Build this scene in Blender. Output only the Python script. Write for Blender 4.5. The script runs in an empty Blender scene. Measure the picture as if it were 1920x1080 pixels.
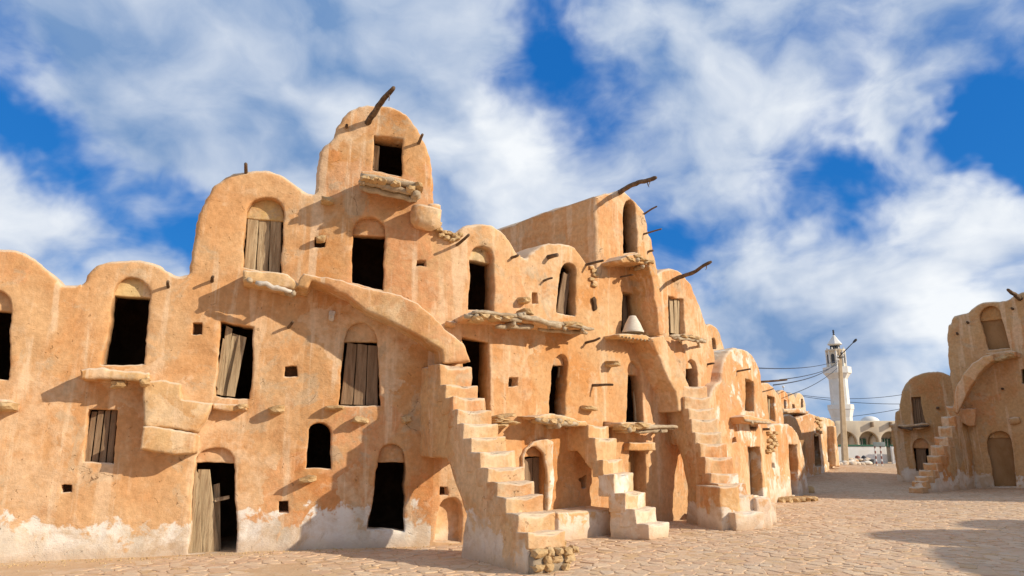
import bpy, bmesh, math, random
import numpy as np
from mathutils import Vector, noise
from mathutils.geometry import delaunay_2d_cdt

random.seed(7)
SC = bpy.context.scene
COL = SC.collection
R = math.radians

# ------------------------------------------------------------------ camera
FPX, EYE, HOR = 1340.0, 1.65, 835.0
PITCH = math.atan((HOR - 540) / FPX)
cam = bpy.data.cameras.new('camera')
cam.sensor_width = 36.0
cam.lens = 36.0 * FPX / 1920
cam.clip_end = 3000
camo = bpy.data.objects.new('camera', cam)
COL.objects.link(camo)
camo.location = (0, 0, EYE)
camo.rotation_euler = (math.pi / 2 + PITCH, 0, 0)
SC.camera = camo

# ------------------------------------------------------------------ sun, sky, exposure
SUN_EL, SUN_PHI = 25.0, 19.0            # phi: degrees from +X towards -Y
sdir = Vector((math.cos(R(SUN_EL)) * math.cos(R(SUN_PHI)), -math.cos(R(SUN_EL)) * math.sin(R(SUN_PHI)), math.sin(R(SUN_EL))))
sl = bpy.data.lights.new('sun', 'SUN')
sl.energy = 4.6
sl.angle = R(0.6)
sl.color = (1.0, 0.90, 0.75)
so = bpy.data.objects.new('sun', sl)
COL.objects.link(so)
so.rotation_euler = sdir.to_track_quat('Z', 'Y').to_euler()
so.location = (30, -10, 25)

SC.view_settings.view_transform = 'Standard'
SC.view_settings.look = 'None'
SC.view_settings.exposure = 0.08
SC.view_settings.gamma = 1
SC.view_settings.use_curve_mapping = False


def ray(u, v):
    x, y = (u - 960) / FPX, (540 - v) / FPX
    c, s = math.cos(PITCH), math.sin(PITCH)
    return Vector((x, c - y * s, s + y * c))


# ------------------------------------------------------------------ node helpers
class NT:
    def __init__(self, tree):
        self.t = tree
        tree.nodes.clear()

    def n(self, typ, **kw):
        nd = self.t.nodes.new(typ)
        for k, v in kw.items():
            if k.startswith('i_'):
                key = k[2:]
                key = int(key) if key.isdigit() else key.replace('_', ' ')
                if hasattr(v, 'is_linked') or isinstance(v, bpy.types.NodeSocket):
                    self.t.links.new(v, nd.inputs[key])
                else:
                    nd.inputs[key].default_value = v
            else:
                setattr(nd, k, v)
        return nd

    def math(self, op, a, b=None, c=None, clamp=False):
        nd = self.t.nodes.new('ShaderNodeMath')
        nd.operation = op
        nd.use_clamp = clamp
        for i, v in enumerate((a, b, c)):
            if v is None:
                continue
            if isinstance(v, bpy.types.NodeSocket):
                self.t.links.new(v, nd.inputs[i])
            else:
                nd.inputs[i].default_value = v
        return nd.outputs[0]

    def vmath(self, op, a, b=None, out=0):
        nd = self.t.nodes.new('ShaderNodeVectorMath')
        nd.operation = op
        for i, v in enumerate((a, b)):
            if v is None:
                continue
            if isinstance(v, bpy.types.NodeSocket):
                self.t.links.new(v, nd.inputs[i])
            else:
                nd.inputs[i].default_value = v
        return nd.outputs[out]

    def noise(self, vec, scale, detail=6, rough=.6, dist=0.0):
        return self.n('ShaderNodeTexNoise', i_Vector=vec, i_Scale=scale, i_Detail=detail, i_Roughness=rough, i_Distortion=dist).outputs[0]

    def step(self, x, a, b, lo=0.0, hi=1.0):
        nd = self.n('ShaderNodeMapRange', i_Value=x, interpolation_type='SMOOTHSTEP')
        nd.inputs[1].default_value, nd.inputs[2].default_value = a, b
        nd.inputs[3].default_value, nd.inputs[4].default_value = lo, hi
        return nd.outputs[0]

    def mix(self, f, a, b, mode='MIX'):
        nd = self.t.nodes.new('ShaderNodeMix')
        nd.data_type = 'RGBA'
        nd.blend_type = mode
        for i, v in ((0, f), (6, a), (7, b)):
            if isinstance(v, bpy.types.NodeSocket):
                self.t.links.new(v, nd.inputs[i])
            elif i == 0:
                nd.inputs[0].default_value = v
            else:
                nd.inputs[i].default_value = (*v, 1)
        return nd.outputs[2]


# ------------------------------------------------------------------ world: sky with broken cloud
world = bpy.data.worlds.new('World')
SC.world = world
world.use_nodes = True
world.cycles.sampling_method = 'MANUAL'
world.cycles.sample_map_resolution = 512
SC.cycles.max_bounces = 6
SC.cycles.diffuse_bounces = 4
SC.cycles.glossy_bounces = 2
W = NT(world.node_tree)
sky = W.n('ShaderNodeTexSky', sky_type='NISHITA', sun_disc=False)
sky.sun_elevation = R(SUN_EL)
sky.sun_rotation = math.atan2(sdir.x, sdir.y)
sky.air_density, sky.dust_density, sky.ozone_density = 1.0, 0.3, 3.0
tc = W.n('ShaderNodeTexCoord')
dirv = tc.outputs['Generated']
sep = W.n('ShaderNodeSeparateXYZ', i_Vector=dirv)
den = W.math('ADD', W.math('MAXIMUM', sep.outputs[2], 0.0), 0.22)
px = W.math('DIVIDE', sep.outputs[0], den)
py = W.math('DIVIDE', sep.outputs[1], den)
pv = W.n('ShaderNodeCombineXYZ', i_X=px, i_Y=py, i_Z=0.0).outputs[0]


wn_ = W.n('ShaderNodeTexNoise', i_Vector=dirv, i_Scale=6.5, i_Detail=4.0, i_Roughness=.62).outputs[1]
dirw = W.vmath('NORMALIZE', W.vmath('ADD', dirv, W.vmath('MULTIPLY', W.vmath('SUBTRACT', wn_, (.5, .5, .5)), (.22, .22, .22))))


def lobe(u, v, rad_px, amt):
    d = ray(u, v).normalized()
    dot = W.vmath('DOT_PRODUCT', dirw, tuple(d), out=1)
    k = (rad_px / 1500.0) ** 2
    e = W.math('POWER', 2.718, W.math('DIVIDE', W.math('SUBTRACT', dot, 1.0), k * .5))
    return W.math('MULTIPLY', e, amt)


q0 = W.vmath('MULTIPLY', dirv, (1.0, 1.0, 1.45))
wv = W.n('ShaderNodeTexNoise', i_Vector=q0, i_Scale=3.2, i_Detail=3.0, i_Roughness=.5).outputs[1]
q0 = W.vmath('ADD', q0, W.vmath('MULTIPLY', W.vmath('SUBTRACT', wv, (.5, .5, .5)), (.26, .26, .26)))


def lumps(q, det):
    n = W.noise(W.vmath('ADD', q, (5.2, 1.3, 2.2)), 6.5, det, .56, 0)
    v = W.noise(W.vmath('ADD', q, (1.2, 8.3, 4.2)), 4.2, 2.5, .5, 0)
    puff = W.math('ABSOLUTE', W.math('MULTIPLY', W.math('SUBTRACT', v, .5), 2.0))
    return W.math('ADD', W.math('MULTIPLY', W.math('SUBTRACT', n, .5), .95), W.math('MULTIPLY', puff, .55))


def lobes(lst):
    out = None
    for u, v, r_, a in lst:
        l = lobe(u, v, r_, a)
        out = l if out is None else W.math('ADD', out, l)
    return out


l0 = lumps(q0, 7)
l1 = lumps(W.vmath('ADD', q0, (.045, -.010, .05)), 3)
d0 = W.math('ADD', W.math('SUBTRACT', l0, .10), W.math('MULTIPLY', W.math('SUBTRACT', W.noise(q0, 2.3, 2, .5), .5), 1.0))
bias = lobes(((1000, 40, 90, -.42), (1030, 100, 70, -.15), (905, 150, 70, -.22), (325, 400, 75, -.42), (10, 205, 100, -.46), (358, 460, 60, -.32), (110, 285, 85, -.34), (220, 345, 80, -.32),
              (130, 480, 60, -.2), (390, 290, 50, -.12), (1075, 225, 120, -.34), (1560, 325, 115, -.40), (1640, 290, 60, -.12), (1480, 360, 70, -.12), (1862, 215, 85, -.44),
              (1900, 290, 70, -.3), (1240, 490, 90, -.36), (1290, 560, 60, -.18), (1390, 470, 65, -.14), (1640, 720, 100, -.16), (1500, 705, 80, -.2), (1800, 640, 80, -.14), (1780, 70, 120, .16),
              (500, 130, 330, .40), (1725, 225, 70, .28), (1640, 170, 60, .12), (1390, 130, 220, .10), (1000, 330, 110, .22), (1480, 570, 150, .26), (1790, 470, 140, .22), (100, 390, 110, .26), (200, 60, 200, .2), (700, 280, 160, .2)))
dens = W.math('ADD', d0, bias)
cover = W.step(dens, -.47, .10)
relief_ = W.math('MULTIPLY', W.math('SUBTRACT', l0, l1), .85)
glow = lobes(((1590, 150, 120, .35), (1480, 525, 90, .5), (1800, 420, 160, .4), (1010, 320, 140, .38), (100, 370, 150, .36), (1660, 330, 110, .2), (1760, 560, 100, .3),
              (900, 205, 50, .35), (1420, 330, 130, .2), (480, 110, 320, -.20), (1440, 600, 120, -.42), (1600, 640, 110, -.36), (1250, 100, 120, -.1), (200, 80, 160, -.12), (1700, 690, 120, .1)))
bright = W.math('ADD', W.math('ADD', W.math('ADD', W.math('MULTIPLY', d0, .5), .44), relief_), glow, clamp=True)
ccol = W.mix(bright, (.175, .305, .545), (.88, .91, .94))
sk = W.mix(1.0, sky.outputs[0], (.030, .078, .100), 'MULTIPLY')
blue = W.mix(.6, sk, (.004, .16, .62))
lowf = W.step(sep.outputs[2], .0, .24, 1, 0)
blue = W.mix(W.math('MULTIPLY', lowf, .65), blue, (.17, .40, .70))
final = W.mix(cover, blue, ccol)
final = W.vmath('MULTIPLY', final, (10, 10, 10))
bg = W.n('ShaderNodeBackground', i_Color=final, i_Strength=.1)
W.n('ShaderNodeOutputWorld', i_Surface=bg.outputs[0])

# ------------------------------------------------------------------ materials
def new_mat(name):
    m = bpy.data.materials.new(name)
    m.use_nodes = True
    return m, NT(m.node_tree)


def finish(N, col, rough, height=None, bstr=.5, bdist=.02, spec=.2):
    b = N.n('ShaderNodeBsdfPrincipled', i_Base_Color=col, i_Roughness=rough)
    b.inputs['Specular IOR Level'].default_value = spec
    if height is not None:
        bp = N.n('ShaderNodeBump', i_Height=height, i_Strength=bstr, i_Distance=bdist)
        N.t.links.new(bp.outputs[0], b.inputs['Normal'])
    N.n('ShaderNodeOutputMaterial', i_Surface=b.outputs[0])


def plaster(name, white_h=-9.0, white_amt=.9, orange=(.56, .262, .092), tan=(.595, .348, .165), pale=(.685, .468, .285), patch=0.0):
    m, N = new_mat(name)
    g = N.n('ShaderNodeNewGeometry')
    p = g.outputs['Position']
    z = N.n('ShaderNodeSeparateXYZ', i_Vector=p).outputs[2]
    n1 = N.noise(p, .75, 5, .6, .4)
    n2 = N.noise(p, 2.6, 9, .66, .3)
    n3 = N.noise(p, 11, 8, .65)
    n4 = N.noise(p, 60, 5, .7)
    st = N.noise(N.vmath('MULTIPLY', p, (3.4, 3.4, .26)), 1.0, 7, .62, .3)
    tr = N.noise(N.vmath('MULTIPLY', N.vmath('ADD', p, (3, 1, 8)), (9.0, 9.0, 26.0)), 1.0, 6, .6, 1.4)
    col = N.mix(N.step(n1, .38, .60), orange, tan)
    # repaired areas: irregular fields with their own tone
    wp = N.vmath('ADD', p, N.vmath('MULTIPLY', N.n('ShaderNodeTexNoise', i_Vector=p, i_Scale=1.6, i_Detail=6.0, i_Roughness=.6).outputs[1], (1.1, 1.1, 1.1)))
    cell = N.n('ShaderNodeTexVoronoi', feature='F1', i_Vector=wp, i_Scale=.62).outputs[1]
    cs = N.n('ShaderNodeSeparateColor', i_Color=cell)
    brk = N.step(n2, .36, .58)
    col = N.mix(N.math('MULTIPLY', N.math('MULTIPLY', N.step(cs.outputs[0], .55, .75), brk), .80), col, pale)
    col = N.mix(N.math('MULTIPLY', N.math('MULTIPLY', N.step(cs.outputs[1], .62, .8), brk), .75), col, (.585, .235, .078))
    col = N.mix(N.math('MULTIPLY', N.step(n2, .54, .66), .5), col, pale)
    gr = N.noise(N.vmath('ADD', p, (11, 5, 3)), 1.5, 9, .68, .5)
    col = N.mix(N.math('MULTIPLY', N.step(gr, .55, .63), .60), col, (.47, .37, .245))
    dk = N.noise(N.vmath('ADD', p, (1, 15, 23)), 1.25, 9, .70, .6)
    col = N.mix(N.math('MULTIPLY', N.step(dk, .54, .66), .5), col, (.50, .20, .06))
    col = N.mix(N.math('MULTIPLY', N.step(st, .54, .63), .66), col, (.74, .54, .35))
    col = N.mix(N.math('MULTIPLY', N.step(st, .42, .30), .28), col, (.44, .24, .10))
    rnd_ = N.n('ShaderNodeObjectInfo').outputs['Random']
    col = N.mix(N.math('MULTIPLY', rnd_, .28), col, (.70, .455, .25))
    col = N.mix(1.0, col, N.n('ShaderNodeCombineColor', i_Red=N.step(n3, .28, .72, .86, 1.10), i_Green=N.step(n3, .28, .72, .845, 1.10), i_Blue=N.step(n3, .28, .72, .81, 1.10)).outputs[0], 'MULTIPLY')
    # pits where grit has fallen out
    pit_v = N.n('ShaderNodeTexVoronoi', feature='F1', i_Vector=wp, i_Scale=8.0)
    pit = N.math('MULTIPLY', N.step(pit_v.outputs[0], .10, .20, 1, 0), N.step(N.n('ShaderNodeSeparateColor', i_Color=pit_v.outputs[1]).outputs[0], .78, .84))
    col = N.mix(N.math('MULTIPLY', pit, .6), col, (.24, .12, .045))
    # pale dust and worn lime on upward edges
    up = N.n('ShaderNodeSeparateXYZ', i_Vector=g.outputs['Normal']).outputs[2]
    col = N.mix(N.math('MULTIPLY', N.step(N.math('ADD', up, N.math('MULTIPLY', N.math('SUBTRACT', n2, .5), 1.2)), .30, .62), .65), col, (.70, .56, .40))
    wn = N.math('ADD', N.math('MULTIPLY', N.math('SUBTRACT', n2, .5), 1.9), N.math('MULTIPLY', N.math('SUBTRACT', n1, .5), 1.6))
    wz = N.math('ADD', z, wn)
    wm = N.math('MULTIPLY', N.step(wz, white_h - .06, white_h + .08, 1, 0), white_amt)
    if patch > 0:
        pn = N.noise(N.vmath('ADD', p, (4, 9, 2)), 1.1, 9, .66, .4)
        wm = N.math('MAXIMUM', wm, N.math('MULTIPLY', N.step(pn, .60 - patch * .2, .66 - patch * .2), .8))
    wc = N.mix(N.step(n2, .40, .64), (.82, .78, .69), (.70, .60, .46))
    wc = N.mix(N.math('MULTIPLY', N.step(dk, .48, .62), .8), wc, (.50, .37, .23))
    wc = N.mix(N.math('MULTIPLY', N.step(gr, .50, .62), .5), wc, (.58, .52, .42))
    col = N.mix(wm, col, wc)
    col = N.mix(N.math('MULTIPLY', N.step(N.math('ADD', z, N.math('MULTIPLY', N.math('SUBTRACT', n2, .5), .7)), .0, .22, 1, 0), .55), col, (.47, .32, .19))
    cv = N.vmath('ADD', p, N.vmath('MULTIPLY', N.n('ShaderNodeTexNoise', i_Vector=p, i_Scale=2.2, i_Detail=5.0).outputs[1], (.9, .9, .9)))
    vo = N.n('ShaderNodeTexVoronoi', feature='DISTANCE_TO_EDGE', i_Vector=cv, i_Scale=.85).outputs[0]
    ck = N.math('MULTIPLY', N.step(vo, .002, .008, 1, 0), N.step(gr, .60, .66))
    col = N.mix(N.math('MULTIPLY', ck, .75), col, (.16, .08, .035))
    h = N.math('ADD', N.math('MULTIPLY', n2, .9), N.math('MULTIPLY', n3, .26))
    h = N.math('ADD', h, N.math('MULTIPLY', n4, .12))
    h = N.math('ADD', h, N.math('MULTIPLY', tr, .22))
    h = N.math('SUBTRACT', h, N.math('MULTIPLY', ck, .35))
    h = N.math('SUBTRACT', h, N.math('MULTIPLY', pit, .22))
    finish(N, col, .93, h, .62, .05, .12)
    return m


PL_W = plaster('plaster_limewashed_base', .50, .85)
PL = plaster('plaster_ochre', -.30)
PL_J = plaster('plaster_patchy', .55, .7, patch=.33)
PL_M = plaster('plaster_far', .35, .6, orange=(.57, .27, .10), patch=.08)
PL_PALE = plaster('plaster_cream', .4, .9, orange=(.60, .34, .15), tan=(.66, .46, .27), pale=(.72, .60, .45), patch=.3)
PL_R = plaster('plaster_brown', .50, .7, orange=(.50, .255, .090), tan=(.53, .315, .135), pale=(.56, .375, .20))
PL_S = plaster('plaster_stair', .38, .65, orange=(.56, .285, .105), tan=(.62, .395, .185), pale=(.70, .51, .31))
PL_ST = plaster('plaster_tread', -.3, .6, orange=(.56, .285, .115), tan=(.60, .375, .185), pale=(.67, .47, .285))
PL_STW = plaster('plaster_tread_white', .45, .45, orange=(.60, .33, .155), tan=(.64, .42, .23), pale=(.72, .58, .42), patch=.32)
PL_Y = plaster('plaster_yellow_infill', -9, orange=(.60, .42, .17), tan=(.66, .49, .23), pale=(.62, .45, .24))


def simple_noise_mat(name, c1, c2, scale, rough=.9, bscale=None, bdist=.01, stretch=(1, 1, 1), c3=None, bstr=.5):
    m, N = new_mat(name)
    p = N.n('ShaderNodeNewGeometry').outputs['Position']
    q = N.vmath('MULTIPLY', p, stretch)
    n = N.noise(q, scale, 8, .62, .4)
    col = N.mix(N.step(n, .35, .65), c1, c2)
    n2 = N.noise(q, (bscale or scale * 4), 8, .68)
    if c3:
        col = N.mix(N.step(n2, .56, .72), col, c3)
    finish(N, col, rough, N.math('ADD', n2, N.math('MULTIPLY', n, .6)), bstr, bdist, .15)
    return m


PL_SHADE = simple_noise_mat('shade_dark_plaster', (.075, .042, .022), (.13, .075, .04), 2.5, .95, 9, .03)  # plaster darkened so rooms and hole backs look deep in shade
WOOD = simple_noise_mat('weathered_plank', (.28, .19, .105), (.50, .375, .225), 1.0, .88, 4.0, .012, (16, 16, 1.1), (.10, .062, .035), .8)
WOOD_B = simple_noise_mat('grey_brown_plank', (.20, .125, .070), (.30, .20, .12), 1.0, .88, 4.0, .012, (16, 16, 1.1), (.08, .05, .03), .8)
STICK = simple_noise_mat('dark_branch_wood', (.085, .052, .030), (.20, .135, .085), 7, .9, 30, .012)
BEAM = simple_noise_mat('bleached_beam_wood', (.36, .26, .16), (.54, .43, .29), 6, .9, 26, .02, (1, 1, 2), (.17, .11, .06), .8)
ROCK = simple_noise_mat('ochre_rock', (.46, .29, .13), (.60, .42, .22), 4, .95, 15, .03, (1, 1, 1), (.32, .19, .09), .9)
ROCK_D = simple_noise_mat('earth_mortar', (.24, .19, .13), (.38, .30, .21), 6, .95, 22, .03)
TAN = simple_noise_mat('tan_door_sheet', (.30, .16, .062), (.36, .205, .09), 2.2, .75, 14, .006, (1, 1, .6), (.25, .125, .05), .3)
GREYDOOR = simple_noise_mat('dusty_brown_door', (.26, .175, .105), (.33, .23, .14), 2.4, .8, 14, .006, (4, 4, .6), (.2, .13, .075), .4)
BLUE = simple_noise_mat('turquoise_paint', (.035, .22, .33), (.06, .30, .42), 2, .55, 12, .003)
WHITE = simple_noise_mat('white_limewash', (.78, .755, .70), (.71, .67, .59), .9, .85, 8, .01)
CREAM = simple_noise_mat('cream_render', (.66, .56, .41), (.62, .52, .38), .8, .85, 8, .008)
GREEN = simple_noise_mat('green_paint', (.05, .13, .08), (.07, .16, .10), 3, .6, 12, .003)
DARK = simple_noise_mat('dark_metal', (.05, .052, .056), (.075, .076, .08), 5, .5, 20, .002)
WIRE = simple_noise_mat('black_cable', (.03, .034, .045), (.045, .05, .065), 5, .6, 20, .001)
CONC = simple_noise_mat('pole_concrete', (.50, .365, .22), (.58, .44, .28), 2.5, .9, 18, .008)
RED = simple_noise_mat('red_paint', (.24, .10, .075), (.29, .12, .09), 5, .5, 20, .002)
SIGN = simple_noise_mat('grey_sign_back', (.20, .235, .225), (.25, .285, .27), 3, .5, 12, .002)
STRAW = simple_noise_mat('bleached_straw', (.62, .54, .42), (.72, .65, .53), 9, .9, 60, .004, (1, 1, 5))
BONE = simple_noise_mat('bleached_branch', (.50, .42, .33), (.64, .56, .46), 8, .8, 30, .01)


def ground_mat():
    m, N = new_mat('courtyard_paving_ground')
    p = N.n('ShaderNodeNewGeometry').outputs['Position']
    n1 = N.noise(p, .35, 6, .6, .4)
    n2 = N.noise(p, 3.1, 9, .65)
    n3 = N.noise(p, 19, 8, .68)
    wv = N.vmath('ADD', p, N.vmath('MULTIPLY', N.n('ShaderNodeTexNoise', i_Vector=p, i_Scale=2.5, i_Detail=3.0).outputs[1], (.25, .25, 0)))
    ve = N.n('ShaderNodeTexVoronoi', feature='DISTANCE_TO_EDGE', i_Vector=wv, i_Scale=4.4, i_Randomness=.9).outputs[0]
    vc = N.n('ShaderNodeTexVoronoi', feature='F1', i_Vector=wv, i_Scale=4.4, i_Randomness=.9).outputs[1]
    col = N.mix(N.step(n1, .36, .64), (.62, .44, .27), (.58, .37, .205))
    col = N.mix(N.math('MULTIPLY', N.step(n2, .5, .68), .6), col, (.68, .54, .37))
    far = N.step(N.n('ShaderNodeSeparateXYZ', i_Vector=p).outputs[1], 21, 25)
    vs = N.n('ShaderNodeSeparateColor', i_Color=vc).outputs[0]
    sc_ = N.mix(vs, (.54, .33, .20), (.66, .50, .345))
    col = N.mix(N.math('MULTIPLY', far, .6), col, sc_)
    joint = N.math('MULTIPLY', N.step(ve, .01, .06, 1, 0), far)
    col = N.mix(N.math('MULTIPLY', joint, .65), col, (.33, .22, .13))
    col = N.mix(N.math('MULTIPLY', N.step(n3, .58, .75), .4), col, (.38, .24, .13))
    h = N.math('ADD', N.math('MULTIPLY', n2, 1.2), N.math('MULTIPLY', n3, .4))
    h = N.math('SUBTRACT', h, N.math('MULTIPLY', joint, .8))
    finish(N, col, .95, h, .6, .04, .1)
    return m


GROUND = ground_mat()


def stone_mat():
    m, N = new_mat('paving_stone')
    p = N.n('ShaderNodeNewGeometry').outputs['Position']
    at = N.n('ShaderNodeAttribute', attribute_name='tint').outputs['Fac']
    n2 = N.noise(p, 4.1, 9, .65)
    n3 = N.noise(p, 23, 8, .68)
    wv = N.n('ShaderNodeTexWhiteNoise', noise_dimensions='1D')
    N.t.links.new(at, wv.inputs['W'])
    w2 = N.n('ShaderNodeSeparateColor', i_Color=wv.outputs[1])
    col = N.mix(w2.outputs[0], (.60, .39, .245), (.69, .51, .335))
    col = N.mix(N.step(w2.outputs[1], .78, .97), col, (.59, .39, .21))
    col = N.mix(N.math('MULTIPLY', N.step(w2.outputs[2], .85, .97), .5), col, (.56, .46, .35))
    col = N.mix(N.math('MULTIPLY', N.step(n2, .48, .68), .7), col, (.66, .51, .35))
    col = N.mix(N.math('MULTIPLY', N.step(n3, .58, .74), .5), col, (.40, .26, .15))
    finish(N, col, .92, N.math('ADD', N.math('MULTIPLY', n2, 1.0), N.math('MULTIPLY', n3, .5)), .7, .025, .15)
    return m


STONE = stone_mat()

# ------------------------------------------------------------------ object helpers
WL = {}


def link(name, verts, faces, mats, parent=None, smooth=True, midx=None, loc=None):
    """one mesh object; verts in world coordinates"""
    V = np.asarray([tuple(v) for v in verts], dtype=float)
    if loc is None:
        lo, hi = V.min(0), V.max(0)
        loc = Vector(((lo[0] + hi[0]) / 2, (lo[1] + hi[1]) / 2, max(lo[2], 0) if parent is None else (lo[2] + hi[2]) / 2))
    loc = Vector(loc)
    me = bpy.data.meshes.new(name)
    me.from_pydata((V - np.array(loc)).tolist(), [], faces)
    mats = mats if isinstance(mats, (list, tuple)) else [mats]
    for m in mats:
        me.materials.append(m)
    if midx is not None:
        me.polygons.foreach_set('material_index', midx)
    if smooth:
        me.polygons.foreach_set('use_smooth', [True] * len(me.polygons))
    me.update()
    o = bpy.data.objects.new(name, me)
    COL.objects.link(o)
    WL[o] = loc
    if parent is not None:
        o.parent = parent
        o.location = loc - WL[parent]
    else:
        o.location = loc
    return o


def empty(name, loc):
    o = bpy.data.objects.new(name, None)
    o.empty_display_size = .2
    COL.objects.link(o)
    o.location = loc
    WL[o] = Vector(loc)
    return o


def part_empty(name, loc, parent):
    o = bpy.data.objects.new(name, None)
    o.empty_display_size = .1
    COL.objects.link(o)
    o.parent = parent
    o.location = Vector(loc) - WL[parent]
    WL[o] = Vector(loc)
    return o


def tag(o, label, cat=None, group=None, kind=None):
    if label:
        o['label'] = label
    if cat:
        o['category'] = cat
    if group:
        o['group'] = group
    if kind:
        o['kind'] = kind
    return o


def wob(p, amp=1.0):
    """organic unevenness of hand-laid plaster, continuous in world space"""
    v = noise.noise_vector(p * .8) * .050
    v += noise.noise_vector(p * 2.7 + Vector((3, 7, 1))) * .022
    v += noise.noise_vector(p * 8.5 + Vector((9, 2, 5))) * .010
    v += noise.noise_vector(p * 19 + Vector((4, 4, 5))) * .0045
    return p + v * amp


def resample(poly, step, closed=True):
    pts = [Vector(p[:2]) for p in poly]
    if closed:
        pts.append(pts[0])
    out = []
    for a, b in zip(pts, pts[1:]):
        L = (b - a).length
        k = max(1, int(round(L / step)))
        for i in range(k):
            out.append(a.lerp(b, i / k))
    if not closed:
        out.append(pts[-1])
    return out


def catmull(pts, per=6):
    P = [Vector(p) for p in pts]
    P = [P[0] * 2 - P[1]] + P + [P[-1] * 2 - P[-2]]
    out = []
    for i in range(1, len(P) - 2):
        p0, p1, p2, p3 = P[i - 1:i + 3]
        for k in range(per):
            t = k / per
            out.append(.5 * (2 * p1 + (p2 - p0) * t + (2 * p0 - 5 * p1 + 4 * p2 - p3) * t * t + (3 * p1 - p0 - 3 * p2 + p3) * t ** 3))
    out.append(P[-2])
    return out


def area(poly):
    return .5 * sum(a[0] * b[1] - b[0] * a[1] for a, b in zip(poly, poly[1:] + poly[:1]))


def normals(poly):
    n = len(poly)
    out = []
    for i in range(n):
        d = poly[(i + 1) % n] - poly[i - 1]
        v = Vector((d.y, -d.x))
        out.append(v.normalized() if v.length > 1e-9 else Vector((0, 0)))
    return out


def inside(P, poly):
    """P (n,2) array in polygon"""
    q = np.array([tuple(p) for p in poly])
    x, y = P[:, 0], P[:, 1]
    c = np.zeros(len(P), bool)
    j = len(q) - 1
    for i in range(len(q)):
        xi, yi, xj, yj = q[i, 0], q[i, 1], q[j, 0], q[j, 1]
        if yi != yj:
            c ^= ((yi > y) != (yj > y)) & (x < (xj - xi) * (y - yi) / (yj - yi) + xi)
        j = i
    return c


def dist_pts(P, Q):
    q = np.array([tuple(p) for p in Q])
    d = np.full(len(P), 1e9)
    for a in range(0, len(q), 400):
        dd = ((P[:, None, :] - q[None, a:a + 400, :]) ** 2).sum(-1).min(1)
        d = np.minimum(d, dd)
    return np.sqrt(d)


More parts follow.
